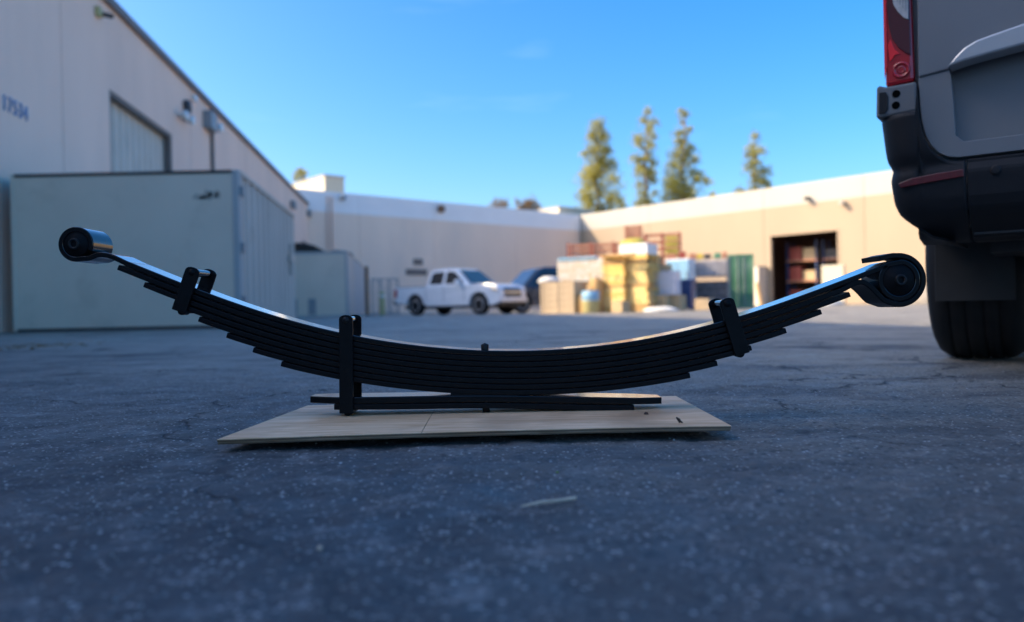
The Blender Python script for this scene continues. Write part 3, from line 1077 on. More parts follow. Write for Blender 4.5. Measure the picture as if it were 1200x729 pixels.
cabp = [(1.74, 1.09), (1.75, 1.16), (1.83, 1.68), (1.92, 1.765), (2.5, 1.80), (2.98, 1.79), (3.18, 1.745), (3.92, 1.16), (4.02, 1.09)]
MB_c = MB()
hw_prism(MB_c, [(x_, z_, hwp(z_)) for x_, z_ in cabp])
MB_c.build('cab', M['carwhite'], pk, 0.03)
side_pane(pk, [(1.90, 1.20), (1.96, 1.60), (2.02, 1.67), (2.58, 1.69), (2.58, 1.20)], hwp, M['glass'])
side_pane(pk, [(2.72, 1.20), (2.72, 1.69), (3.10, 1.66), (3.20, 1.60), (3.62, 1.27), (3.62, 1.20)], hwp, M['glass'])
ws = MB()
ws.add([(3.94, -0.74, 1.185), (3.94, 0.74, 1.185), (3.25, 0.58, 1.725), (3.25, -0.58, 1.725), (3.90, -0.74, 1.17), (3.90, 0.74, 1.17), (3.21, 0.58, 1.705), (3.21, -0.58, 1.705)],
       [(0, 1, 2, 3), (4, 7, 6, 5), (0, 4, 5, 1), (1, 5, 6, 2), (2, 6, 7, 3), (3, 7, 4, 0)])
for i in range(len(ws.v)):
    x_, y_, z_ = ws.v[i]
    ws.v[i] = (x_ + 0.012, y_, z_ + 0.014)
ws.build('windscreen', M['windscreen'], pk)
MB().box(1.755, 1.80, -0.6, 0.6, 1.22, 1.60).build('rear_window', M['glass'], pk)
MB().prism([(3.98, 1.16), (4.85, 1.145), (5.15, 1.09), (5.05, 1.05), (3.98, 1.10)], 'y', -0.72, 0.72).build('bonnet', M['carwhite'], pk, 0.02)
gr = MB().prism([(5.22, 0.99), (5.30, 0.97), (5.36, 0.66), (5.28, 0.62)], 'y', -0.52, 0.52).build('grille', M['darkm'], pk, 0.01)
MB().prism([(5.28, 0.86), (5.345, 0.85), (5.36, 0.79), (5.28, 0.78)], 'y', -0.54, 0.54).build('chrome_bar', M['chrome'], gr, 0.005)
for sg in (-1, 1):
    MB().prism([(5.00, 1.075), (5.18, 1.02), (5.315, 0.92), (5.25, 0.84), (4.98, 0.90)], 'y', sg * 0.52, sg * 0.90).build('headlight', M['clearlens'], pk, 0.015)
    MB().lathe([(0.02, -0.02), (0.075, -0.02), (0.085, 0.03)], 16, 'x', (5.31, sg * 0.72, 0.56)).build('fog_lamp', M['darkm'], pk)
    MB().prism([(0.03, 0.72), (0.03, 1.06), (0.20, 1.06), (0.16, 0.72)], 'y', sg * 0.80, sg * 0.945).build('tail_light', M['taillamp'], pk, 0.01)
    mr = MB().box(3.42, 3.58, sg * 0.92 if sg > 0 else sg * 1.14, sg * 1.14 if sg > 0 else sg * 0.92, 1.17, 1.34).build('wing_mirror', M['carwhite'], pk, 0.03)
    for hx in (2.10, 3.05):
        MB().box(hx, hx + 0.2, sg * 0.945 - 0.012, sg * 0.945 + 0.012, 1.00, 1.035).build('door_handle', M['carwhite'], pk, 0.006)
    for sx in (1.74, 2.68, 3.72):
        MB().box(sx, sx + 0.012, sg * 0.933 - 0.004, sg * 0.933 + 0.003, 0.48, 1.08).build('door_gap', M['darkm'], pk)
    MB().box(1.75, 3.8, sg * 0.90 - 0.06, sg * 0.90 + 0.05, 0.30, 0.36).build('side_step', M['darkm'], pk, 0.01)
MB().prism([(5.26, 0.46), (5.37, 0.43), (5.35, 0.34), (5.20, 0.31)], 'y', -0.80, 0.80).build('front_bumper', M['darkm'], pk, 0.02)
MB().prism([(5.345, 0.62), (5.385, 0.61), (5.39, 0.48), (5.33, 0.47)], 'y', -0.86, 0.86).build('bumper_trim', M['carwhite'], pk, 0.01)
MB().box(-0.08, 0.10, -0.90, 0.90, 0.46, 0.62).build('rear_bumper', M['darkm'], pk, 0.03)
MB().box(0.4, 5.0, -0.7, 0.7, 0.26, 0.40).build('underbody', M['darkm'], pk)
MB().box(0.12, 1.70, -0.82, 0.82, 1.131, 1.16).build('bed_cover', M['darkm'], pk)
tm, rm_ = wheel_mesh(0.385, 0.25, 0.235)
for wx in (RWX, FWX):
    for sg in (-1, 1):
        wl = bpy.data.objects.new('wheel', None)
        COL.objects.link(wl)
        wl.parent = pk
        wl.location = (wx, sg * 0.80, 0.385)
        wl.rotation_euler = (0, 0, 0 if sg < 0 else math.pi)
        share('tyre', tm, wl)
        share('rim', rm_, wl)
    MB().box(wx - 0.5, wx + 0.5, -0.6, 0.6, 0.3, 0.88).build('wheel_well', M['darkm'], pk)

# ---- dark blue vehicle behind the pickup's nose
D3 = 33.0
sv_o = Vector((gx(637, D3), D3, 0))
th2 = R(205)
sv = thing('parked_suv', 'dark blue parked van half hidden behind the pickup and the crate', 'van', tuple(sv_o), th2)
low = [(-2.3, 0.45), (-2.36, 0.7), (-2.30, 1.0), (1.35, 1.02), (2.2, 0.94), (2.38, 0.72), (2.36, 0.42), *arch(1.42, 0.44, 0.34)[::-1], (0.8, 0.30), *arch(-1.42, 0.44, 0.36)[::-1]]
bm_ = MB()
hw_prism(bm_, [(x_, z_, 0.92) for x_, z_ in low])
bm_.build('body', M['goods'], sv, 0.05)


def hws(z_):
    return 0.90 - 0.20 * max(0.0, z_ - 1.0) / 0.9


gp = [(-2.28, 1.0), (-2.22, 1.5), (-2.0, 1.86), (-1.2, 1.93), (0.2, 1.92), (0.55, 1.84), (1.30, 1.1), (1.36, 1.0)]
bm_ = MB()
hw_prism(bm_, [(x_, z_, hws(z_)) for x_, z_ in gp])
bm_.build('cabin', M['carnavy'], sv, 0.05)
side_pane(sv, [(-2.05, 1.15), (-1.92, 1.72), (-0.6, 1.75), (-0.6, 1.15)], hws, M['glass'])
side_pane(sv, [(-0.5, 1.15), (-0.5, 1.75), (0.4, 1.72), (0.95, 1.15)], hws, M['glass'])
ws = MB()
ws.add([(1.28, -0.78, 1.15), (1.28, 0.78, 1.15), (0.62, 0.64, 1.80), (0.62, -0.64, 1.80), (1.24, -0.78, 1.13), (1.24, 0.78, 1.13), (0.58, 0.64, 1.78), (0.58, -0.64, 1.78)],
       [(0, 1, 2, 3), (4, 7, 6, 5), (0, 4, 5, 1), (1, 5, 6, 2), (2, 6, 7, 3), (3, 7, 4, 0)])
ws.v = [(x_ + .03, y_, z_ + .02) for x_, y_, z_ in ws.v]
ws.build('windscreen', M['carnavy'], sv)
for sg in (-1, 1):
    MB().box(2.20, 2.375, sg * 0.70 - 0.16, sg * 0.70 + 0.16, 0.72, 0.88).build('headlight', M['clearlens'], sv, 0.03)
MB().box(2.30, 2.40, -0.45, 0.45, 0.62, 0.82).build('grille', M['darkm'], sv, 0.02)
for wx in (-1.42, 1.42):
    for sg in (-1, 1):
        wl = bpy.data.objects.new('wheel', None)
        COL.objects.link(wl)
        wl.parent = sv
        wl.location = (wx, sg * 0.78, 0.385)
        wl.rotation_euler = (0, 0, 0 if sg < 0 else math.pi)
        share('tyre', tm, wl)
        share('rim', rm_, wl)

# ------------------------------------------------------------------ delivery van at right, rear towards the camera
VTH = R(36)
VO = Vector((0.0, 2.2, 0))
VO.x = (1036 - CX) / F * 2.2 + 0.0
VR = Vector((math.cos(VTH), -math.sin(VTH), 0))
VF = Vector((math.sin(VTH), math.cos(VTH), 0))
vroot = thing('cargo_van', 'grey cargo van standing with its rear left corner nearest the camera', 'van', tuple(VO), -VTH)
# local x = to the van's right, y = forward, z up; rear plane y = 0, left flank x = 0


def tz(px, py, y=0.0):
    """local (x, z) on the plane parallel to the van's rear, y metres forward of it"""
    v = fwd + rt * ((px - CX) / F) + up * ((CY - py) / F)
    o = VO + VF * y
    n = VF
    k = (o - CAM).dot(n) / v.dot(n)
    p_ = CAM + v * k
    return ((p_ - o).dot(VR), p_.z)


VW = 1.99


def mir(poly):
    return [(VW - x_, z_) for x_, z_ in poly][::-1]


def both(poly, y0, y1, name, m_, bevel=0.0, parent=vroot):
    a = MB().prism(poly, 'y', y0, y1).build(name, m_, parent, bevel)
    MB().prism(mir(poly), 'y', y0, y1).build(name, m_, parent, bevel)
    return a


zb = tz(1118, 185)[1]                      # bottom of the rear doors
ztl = tz(1056, 100)[1]                     # bottom of the tail light
zst = tz(1056, 97)[1]
print('VAN', 'door bottom', zb, 'tail light', ztl, tz(1045, 103), tz(1074, 97), tz(1095, 280), tz(1200, 176))
# body shell: rounded section lofted along the van
sec = []
for (x_, z_) in ((0.03, 0.46), (0.0, 0.60), (-0.012, 1.0), (0.0, 1.4), (0.03, 1.9), (0.085, 2.35), (0.15, 2.55), (0.28, 2.66), (0.55, 2.70)):
    sec.append((x_, z_))
ring = sec + [(VW - x_, z_) for x_, z_ in sec[::-1]]
stations = [(0.025, 0.075), (0.05, 0.055), (0.10, 0.040), (0.25, 0.028), (0.6, 0.012), (1.2, 0.0), (4.55, 0.0), (4.9, 0.06), (5.2, 0.12)]
bm_ = MB()
vs_, fs = [], []
nr = len(ring)
for (y_, ins) in stations:
    for (x_, z_) in ring:
        xx = x_ + (ins if x_ < VW / 2 else -ins)
        z2 = z_
        if y_ > 4.6:
            lim = 2.6 - (y_ - 4.6) * 1.9
            z2 = min(z_, lim)
        vs_.append((xx, y_, z2))
for j in range(len(stations) - 1):
    for i in range(nr):
        fs.append((j * nr + i, j * nr + (i + 1) % nr, (j + 1) * nr + (i + 1) % nr, (j + 1) * nr + i))
fs.append(tuple(range(nr)))
fs.append(tuple(range((len(stations) - 1) * nr, len(stations) * nr))[::-1])
bm_.add(vs_, fs, False)
bm_.build('body', M['vanpaint'], vroot, 0.012)
MB().prism([(5.15, 0.40), (5.15, 1.42), (5.75, 1.12), (5.92, 0.9), (5.94, 0.42)], 'x', 0.12, VW - 0.12).build('bonnet', M['vanpaint'], vroot, 0.06)
MB().box(0.24, VW - 0.24, 0.30, 5.4, 0.36, 0.50).build('underbody', M['darkm'], vroot)
# tail lights
tlp = [tz(1038.5, -60), tz(1039, 0), tz(1041.5, 103.5), tz(1073, 96.5), tz(1069.5, 0), tz(1067, -60)]
xa, xb = tlp[1][0], tlp[3][0]
ztop = 1.55
tlp = [(tlp[2][0] - .010, ztop), (tlp[2][0] - .006, tlp[2][1]), tlp[3], (tlp[4][0], tlp[4][1]), (tlp[4][0] - .004, ztop - .05), (tlp[4][0] - .012, ztop)]
tl = both(tlp, -0.018, 0.11, 'tail_light', M['redlens'], 0.010)
tls = [o for o in vroot.children if o.name.startswith('tail_light')]
# dark middle chamber, clear reversing lens and lamp rings inside the left light
for flip, par in ((False, tls[0]), (True, tls[1])):
    fx = (lambda q: [(VW - x_, z_) for x_, z_ in q][::-1]) if flip else (lambda q: q)
    dk = [tz(1041.5, -40), tz(1041, 10), tz(1043, 32), tz(1047, 48), tz(1054, 58), tz(1062, 64), tz(1069, 67), tz(1067.6, 22), tz(1066.6, -40)]
    MB().prism(fx(dk), 'y', -0.0235, -0.0185).build('dark_lens', M['darkred'], par, 0.0015)
    cl = [tz(1048, -30), tz(1047.5, 0), tz(1049, 9), tz(1054, 17), tz(1061, 24), tz(1066.5, 26), tz(1065.5, -30)]
    MB().prism(fx(cl), 'y', -0.0275, -0.0240).build('clear_lens', M['clearlens'], par, 0.0015)
    for k in range(5):
        aa = [tz(1050 + 3.2 * k, -28), tz(1050 + 3.2 * k, 2 + 3.6 * k), tz(1051 + 3.2 * k, 2 + 3.6 * k), tz(1051 + 3.2 * k, -28)]
        MB().prism(fx(aa), 'y', -0.0292, -0.0278).build('lens_rib', M['greym'], par)
    cxz = tz(1057.5, 84)
    ccx = VW - cxz[0] if flip else cxz[0]
    rr_ = 0.024
    MB().lathe([(0.006, -0.0205), (rr_ * .35, -0.0225), (rr_ * .40, -0.0195), (rr_ * .62, -0.0195), (rr_ * .68, -0.0228), (rr_ * .92, -0.0228), (rr_, -0.0186)], 28, 'y', (ccx, 0, cxz[1])).build('lamp_ring', M['redlens'], par)
    cr_ = [tz(1042, 55), tz(1044, 74), tz(1047, 72), tz(1050, 67), tz(1056, 65.5), tz(1050, 60), tz(1045, 48)]
    MB().prism(fx(cr_), 'y', -0.0215, -0.0187).build('bright_crescent', M['brightred'], par, 0.001)  # brighter red crescent on the lens
    ed_ = [(tlp[1][0] - .001, ztop - .02), (tlp[1][0] - .001, tlp[1][1] + .02), (tlp[1][0] + .007, tlp[1][1] + .06), (tlp[1][0] + .006, ztop - .02)]
    MB().prism(fx(ed_), 'y', -0.0205, -0.0187).build('lit_edge_strip', M['brightred'], par, 0.001)  # light coming through the lens edge, put into the colour as brighter red
# grey corner block under the light, with the shade of grip notch and two holes painted as dark plates
st = [tz(1029.5, 104), tz(1029.0, 141), tz(1074, 133), tz(1077.5, 132), tz(1075.5, 98), tz(1040, 104.5), tz(1033, 103)]
st = [(x_, z_) for x_, z_ in st]
sb = both(st, -0.030, 0.16, 'corner_step', M['vanstep'], 0.007)
steps = [o for o in vroot.children if o.name.startswith('corner_step')]
for flip, par in ((False, steps[0]), (True, steps[1])):
    fx = (lambda q: [(VW - x_, z_) for x_, z_ in q][::-1]) if flip else (lambda q: q)
    for (px, py) in ((1050.3, 110), (1049.8, 123.5)):
        c_ = tz(px, py, -0.03)
        c_x = VW - c_[0] if flip else c_[0]
        MB().lathe([(0.001, -0.0312), (0.0085, -0.0312), (0.0105, -0.0318), (0.0105, -0.0295)], 20, 'y', (c_x, 0, c_[1])).build('hole_shade_disc', M['voidblack'], par)
    nt_ = [tz(1030.5, 109, -.03), tz(1030.2, 134, -.03), tz(1038, 133, -.03), tz(1041, 128, -.03), tz(1041, 113, -.03), tz(1038, 108, -.03)]
    MB().prism(fx(nt_), 'y', -0.0335, -0.0305).build('notch_shade_plate', M['vanplastic'], par, 0.0015)
# rear doors: skins with rounded lower corner, upper part standing proud above the crease
dl = tz(1078, 60)[0]
door_low = [tz(1077.5, 94), tz(1080, 132), tz(1082, 145), tz(1086, 160), tz(1092, 171), tz(1101, 180), tz(1111, 184.5), tz(1124, 185.5)]
xmid = VW / 2 - 0.004
hz_ = zb
door_poly = door_low + [(xmid, zb - 0.003)]
crease_l = tz(1077.5, 93.5)
crease_m = tz(1113, 84)
hand_tip = crease_m
doorz = crease_m[1]
# lower skin (to the crease), with a plate recess as a separate sunken panel
rx0 = tz(1114, 100)[0]
rx1 = xmid
rz0 = tz(1150, 165)[1]
lowskin = door_low + [(xmid, zb - 0.003), (xmid, rz0), (rx0 + 0.03, rz0), (rx0 + 0.012, rz0 + 0.02), (rx0 + 0.004, doorz - 0.02), (rx0, doorz), crease_l]
dL = MB().prism(lowskin, 'y', -0.020, 0.035).build('rear_door', M['vanpaint'], vroot, 0.006)
dR = MB().prism(mir(lowskin), 'y', -0.020, 0.035).build('rear_door', M['vanpaint'], vroot, 0.006)
for flip, par in ((False, dL), (True, dR)):
    fx = (lambda q: [(VW - x_, z_) for x_, z_ in q][::-1]) if flip else (lambda q: q)
    MB().prism(fx([(rx0 - .01, rz0 - .01), (rx0 - .01, doorz + 0.18), (xmid, doorz + 0.18), (xmid, rz0 - .01)]), 'y', 0.030, 0.034).build('plate_recess', M['vanpaint'], par)
    hA = [tz(1114, 84), tz(1122, 73), tz(1133, 62), tz(1146, 54), tz(1165, 47), tz(1185, 40), tz(1200, 35)]
    last = hA[-1]
    hA2 = hA + [(xmid, last[1] + 0.05)]
    hB = [tz(1200, 60.5), tz(1160, 71), tz(1135, 78)]
    lo_in = (xmid, hB[0][1] + 0.05)
    # upper skin: everything above crease and trim
    MB().prism(fx([crease_l, (crease_m[0], crease_m[1])] + hA2[1:] + [(xmid, 2.5), (dl + .06, 2.5), (dl + .0, 1.7)]), 'y', -0.026, 0.035).build('upper_skin', M['vanpaint'], par, 0.005)
    MB().prism(fx([(q[0], q[1] - 0.003) for q in hA2] + [lo_in] + hB), 'y', -0.070, 0.0).build('handle_trim', M['vantrim'], par, 0.006)
    MB().prism(fx([(dl + 0.14, 1.60), (xmid - .08, 1.60), (xmid - .09, 2.30), (dl + 0.18, 2.30)]), 'y', -0.032, -0.0265).build('window', M['glass'], par, 0.002)
    for zh in (0.95, 2.2):
        hxp = dl - 0.012
        hx = VW - hxp if flip else hxp
        MB().lathe([(0.012, zh + .3), (0.012, zh + 0.36)], 12, 'z', (hx, -0.028, 0)).build('hinge', M['vanpaint'], par)
lp = MB().box(VW / 2 - 0.30, VW / 2 - 0.0, 0.020, 0.028, rz0 + 0.03, rz0 + 0.18).build('number_plate', M['whitebox'], vroot, 0.002)
# bumper: left corner piece sweeps round the flank, centre piece between
bl = [tz(1032.5, 142), tz(1037, 176), tz(1042, 205), tz(1047.5, 238), tz(1053, 250), tz(1062, 258), tz(1095, 279), tz(1120, 281)]
seam = tz(1132.5, 190)
bumper = bl + [(seam[0], bl[-1][1] - 0.01), (seam[0], zb - 0.012)] + [(x_ - .004, z_ - 0.010) for x_, z_ in door_low[::-1][1:]] + [tz(1076, 134)]
# loft: front outline at y=-0.055, wrapping back to y=0.45
zs_b = [q[1] for q in bl]
xs_b = [q[0] for q in bl]
zlow = min(zs_b)


def inset(z_):
    """how far the bumper face lies inside its widest line at a height"""
    zq, xq = np.array(zs_b)[::-1], np.array(xs_b)[::-1]
    o_ = np.argsort(zq)
    v_ = float(np.interp(z_, zq[o_], xq[o_])) - xs_b[0]
    zr = tz(1050, 212)[1]
    v_ += 0.010 * math.exp(-((z_ - zr - 0.03) / 0.018) ** 2)      # the hollow above the reflector
    return v_


dlx = np.array([q[0] for q in door_low])
dlz = np.array([q[1] for q in door_low])
z_step = tz(1076, 134)[1]


def bump_top(x_, y_):
    if y_ > 0.0 or x_ < dlx[0]:
        return z_step
    return float(np.interp(x_, dlx, dlz)) - 0.012


def bumper_skin(x_end, flip, name):
    bx_ = xs_b[0]
    rc_ = 0.085
    plan = [((bx_, y_), (-1.0, 0.0)) for y_ in np.linspace(0.42, -0.05 + rc_, 5)]
    for k in range(1, 10):
        a = math.pi * .5 * k / 9
        plan.append(((bx_ + rc_ - rc_ * math.cos(a), -0.05 + rc_ - rc_ * math.sin(a)), (-math.cos(a), -math.sin(a))))
    plan += [((x_, -0.05), (0.0, -1.0)) for x_ in np.linspace(bx_ + rc_, x_end, 26)[1:]]
    rows = 26
    V, Fc = [], []
    for (p_, n_) in plan:
        zt_ = bump_top(p_[0], p_[1])
        for r_ in range(rows + 1):
            z_ = zt_ + (zlow - zt_) * r_ / rows
            i_ = min(inset(z_), 0.17)
            x_ = p_[0] - n_[0] * i_
            y_ = p_[1] - n_[1] * i_
            V.append((VW - x_ if flip else x_, y_, z_))
    for a in range(len(plan) - 1):
        for r_ in range(rows):
            q_ = a * (rows + 1) + r_
            Fc.append((q_, q_ + 1, q_ + rows + 2, q_ + rows + 1))
    mb = MB().add(V, Fc, True)
    o = mb.build(name, M['vanplastic'], vroot)
    sm_ = o.modifiers.new('thick', 'SOLIDIFY')
    sm_.thickness = 0.006
    sm_.offset = 0
    return o


bumper_skin(seam[0], False, 'bumper_corner')
bumper_skin(seam[0], True, 'bumper_corner')
bcs = [o for o in vroot.children if o.name.startswith('bumper_corner')]
for flip, par in ((False, bcs[0]), (True, bcs[1])):
    fx = (lambda q: [(VW - x_, z_) for x_, z_ in q][::-1]) if flip else (lambda q: q)
    rf_ = [tz(1055, 217), tz(1058, 221.5), tz(1131, 208.5), tz(1131, 200), tz(1100, 205), tz(1070, 211)]
    MB().prism(fx(rf_), 'y', -0.058 + inset(tz(1090, 212)[1]), -0.045 + inset(tz(1090, 212)[1])).build('reflector', M['redref'], par, 0.0015)
cen = []
for r_ in range(25):
    z_ = (zb - 0.012) + (zlow - zb + 0.012) * r_ / 24
    cen.append((-0.053 + min(inset(z_), 0.17), z_))
cen += [(0.20, zlow), (0.20, zb - 0.012)]
MB().prism(cen, 'x', seam[0] + 0.004, VW - seam[0] - 0.004).build('bumper_centre', M['vanplastic'], vroot, 0.003)
for k in range(4):
    sx = tz(1168, 201)[0] + k * (VW - 2 * tz(1168, 201)[0]) / 3
    MB().lathe([(0.001, -0.0565), (0.009, -0.0570), (0.012, -0.0558), (0.014, -0.0500)], 20, 'y', (sx, inset(tz(1168, 201)[1]), tz(1168, 201)[1])).build('parking_sensor', M['vanplastic'], vroot)
# wheels and mud flaps
gp_ = at(1112, 418.5, 3.0)
k_ = CAMH / (CAMH - gp_.z)
gp_ = CAM + (gp_ - CAM) * k_
ax_y = (gp_ - VO).dot(VF)
ax_x = (gp_ - VO).dot(VR)
print('AXLE', ax_y, ax_x, tuple(gp_))
TW = 0.285
ty = []
prof = [(0.20, -TW / 2 + .02), (0.24, -TW / 2), (0.30, -TW / 2 - 0.004), (0.335, -TW / 2 + 0.012), (0.352, -TW / 2 + 0.035)]
for c_ in (-0.075, -0.027, 0.027, 0.075):
    prof += [(0.360, c_ - 0.006), (0.354, c_ - 0.004), (0.354, c_ + 0.004), (0.360, c_ + 0.006)]
prof += [(0.352, TW / 2 - 0.035), (0.335, TW / 2 - 0.012), (0.30, TW / 2 + 0.004), (0.24, TW / 2), (0.20, TW / 2 - .02)]
tym = MB().lathe(prof, 64, 'x').mesh('tyre', M['tyre'])
rmm = MB().lathe([(0.05, -TW / 2 + .05), (0.12, -TW / 2 + .05), (0.17, -TW / 2 + .07), (0.205, -TW / 2 + .02), (0.205, TW / 2 - .02), (0.05, TW / 2 - .04)], 32, 'x').mesh('rim', M['rim'])
tx = ax_x + TW / 2 - 0.03
for xx in (tx, VW - tx):
    for yy in (ax_y, ax_y + 3.66):
        wl = bpy.data.objects.new('wheel', None)
        COL.objects.link(wl)
        wl.parent = vroot
        wl.location = (xx, yy, 0.36)
        wl.rotation_euler = (0, 0, 0 if xx < 1 else math.pi)
        share('tyre', tym, wl)
        share('rim', rmm, wl)
MB().tube([(tx, ax_y, 0.36), (VW - tx, ax_y, 0.36)], 0.06).build('rear_axle', M['darkm'], vroot)
for xx in (tx, VW - tx):
    MB().box(xx - 0.105, xx + 0.125, ax_y - 0.40, ax_y - 0.388, 0.215, 0.47).build('mud_flap', M['flap'], vroot, 0.003)
MB().box(0.22, VW - 0.22, 0.06, 0.12, 0.40, 0.56).build('rear_crossmember', M['darkm'], vroot)

# ------------------------------------------------------------------ yard stock in the sun
YR = R(-34)


def crate(px0, px1, ptop, d_, dep, mtl, name, label, cat, rz=YR, slats=True, base=0.0, group=None, mslat=None, nsl=None):
    """box whose front spans px0..px1; built of posts and boards"""
    x0, x1 = gx(px0, d_), gx(px1, d_)
    w_ = (x1 - x0) / math.cos(rz)
    h_ = zz((px0 + px1) / 2, ptop, d_) - base
    o = thing(name, label, cat, (x0, d_, base), rz, group)
    if slats:
        n = nsl or max(3, int(h_ / 0.19))
        bh = h_ / n
        bm1 = MB().box(0, w_, 0, 0.02, 0.008, bh - 0.008).mesh('board', mslat or mtl)
        bm2 = MB().box(-0.01, 0.01, 0.0, dep, 0.008, bh - 0.008).mesh('board', mslat or mtl)
        for k in range(n):
            share('board', bm1, o, (0, 0, k * bh))
            share('board', bm1, o, (0, dep, k * bh))
            share('board', bm2, o, (0, 0.02, k * bh))
            share('board', bm2, o, (w_, 0.02, k * bh))
        for xx in (0.0, w_ / 2 - .04, w_ - 0.08):
            MB().box(xx, xx + 0.08, -0.022, -0.002, 0, h_).build('batten', mtl, o)
        MB().box(0.03, w_ - 0.03, 0.05, dep - 0.03, 0.02, h_ - 0.02).build('filling', mtl, o)
        MB().box(-0.01, w_ + .01, -0.02, dep + .02, h_, h_ + 0.02).build('lid', mtl, o)
    else:
        MB().box(0, w_, 0, dep, 0, h_).build('box', mtl, o, 0.02)
    return o


def carton(px0, px1, pbot, ptop, d_, dep, mtl, name, label, cat, rz=YR, base=None, group=None):
    x0, x1 = gx(px0, d_), gx(px1, d_)
    w_ = (x1 - x0) / math.cos(rz)
    zb_ = base if base is not None else 0.0
    h_ = zz((px0 + px1) / 2, ptop, d_) - zb_
    mb = MB().box(0, w_, 0, dep, 0, h_)
    o = mb.build(name, mtl, None, 0.015)
    o.location = (x0, d_, zb_)
    o.rotation_euler = (0, 0, rz)
    return tag(o, label, cat, group)


crate(634, 671, 331, 27.2, 0.9, M['crate'], 'wooden_crate', 'beige wooden crate on the ground right of the pickup nose', 'crate')
hcr = zz(652, 331, 27.2) + 0.02
lump('white_sack', M['sack'], 0.36, 0.26, 0.20, (gx(644, 27.5), 27.35, hcr), 'white sack lying on top of the beige crate', 'sack', 21, rough=0.2)

# printed carton stack behind the crate
bh_ = zz(680, 331, 29.5)
carton(657, 702, 364, 331, 29.5, 0.9, M['cartons'], 'carton', 'brown carton under the orange and pale blue printed carton', 'carton')
carton(654, 704, 331, 305, 29.45, 0.95, M['printed'], 'printed_carton', 'pale blue and orange printed carton left of the pallet stacks', 'carton', base=bh_ + 0.004)
lid_z = zz(680, 305, 29.45)
tp = MB().box(0, 1.62, -0.03, 0.98, 0, 0.08).build('lid_board', M['skyblue'])
tp.location = (gx(655, 29.4), 29.4, lid_z + 0.003)
tp.rotation_euler = (0, 0, YR)
tag(tp, 'pale turquoise board lying on the printed carton', 'board')

dr = thing('drum', 'blue and yellow drum standing in front of the pallet stacks', 'drum', (gx(692.5, 26.2), 26.2, 0))
hh = zz(692, 341, 26.2)
MB().lathe([(0.28, 0.0), (0.30, 0.02), (0.30, hh * .50), (0.31, hh * .52), (0.30, hh * .54), (0.30, hh * .56)], 24, 'z').build('lower_shell', M['yellowold'], dr)
MB().lathe([(0.302, hh * .56), (0.302, hh * .74), (0.31, hh * .76), (0.302, hh * .78), (0.302, hh * .97), (0.28, hh), (0.01, hh - .01)], 24, 'z').build('upper_shell', M['skyblue'], dr)
dr2 = thing('drum', 'rust orange drum standing behind the blue and yellow drum', 'drum', (gx(699.5, 27.0), 27.0, 0))
hh = zz(699, 326, 27.0)
MB().lathe([(0.22, 0.0), (0.23, 0.02), (0.23, hh * .33), (0.24, hh * .35), (0.23, hh * .37), (0.23, hh * .66), (0.24, hh * .68), (0.23, hh * .7), (0.23, hh * .9), (0.16, hh)], 24, 'z').build('shell', M['plank'], dr2)
MB().lathe([(0.05, hh + .002), (0.06, hh + .04), (0.01, hh + .05)], 12, 'z').build('cap', M['darkm'], dr2)


def pallet_mesh(w_, dep, h_, mtl):
    mb = MB()
    for k in range(6):
        x0 = k * (w_ - 0.10) / 5
        mb.box(x0, x0 + 0.10, 0, dep, h_ - 0.02, h_)
    for k in range(3):
        y0 = k * (dep - 0.07) / 2
        mb.box(0.06, w_ - .06, y0 + .03, y0 + 0.09, 0.018, h_ - 0.021)
    for k in range(3):
        x0 = k * (w_ - 0.10) / 2
        mb.box(x0, x0 + 0.10, 0, dep, 0, 0.017)
    return mb.mesh('pallet', mtl)


ORD = ['bottom', 'second', 'third', 'fourth', 'fifth', 'sixth', 'seventh', 'eighth', 'ninth', 'tenth', 'eleventh', 'twelfth', 'thirteenth', 'fourteenth', 'fifteenth', 'sixteenth']


def pallet_stack(px0, px1, ptop, d_, mtl, label, seed, group):
    rr = random.Random(seed)
    x0, x1 = gx(px0, d_), gx(px1, d_)
    w_ = (x1 - x0) / math.cos(YR)
    H_ = zz((px0 + px1) / 2, ptop, d_)
    n = int(H_ / 0.135)
    ph = H_ / n
    pms = [pallet_mesh(w_, 1.0, ph - 0.003, q) for q in (mtl, M['pallet'], M['pallet2'], M['pallet3'])]
    for k in range(n):
        o = share('pallet', pms[rr.choice((0, 0, 1, 2, 3))], None, (x0 + rr.uniform(-.05, .04), d_ + rr.uniform(-.05, .05), k * ph), (0, 0, YR + rr.uniform(-.06, .06)))
        tag(o, '%s pallet from the ground in %s' % (ORD[k], label), 'pallet', group)
    return H_


HA = pallet_stack(706, 730.5, 301, 27.0, M['pallet'], 'the left of the two tall yellowish pallet stacks', 3, 'pallets in the left tall stack')
HB = pallet_stack(731.5, 757.5, 299, 26.8, M['pallet2'], 'the right pallet stack, under the white box', 5, 'pallets in the right tall stack')
carton(727, 756, 299, 286.5, 26.9, 0.9, M['whitebox'], 'white_box', 'white box on top of the right pallet stack', 'box', base=HB + 0.003)
lump('tarp_bundle', M['tarpgreen'], 0.45, 0.32, 0.24, (gx(744, 27.2), 27.2, zz(742, 286.5, 26.9) + 0.002), 'mustard tarp bundle on top of the white box', 'tarp', 33)
carton(759, 768, 362, 300, 28.6, 0.7, M['plank'], 'board_stack', 'tall brown upright bundle just right of the pallet stacks', 'bundle')

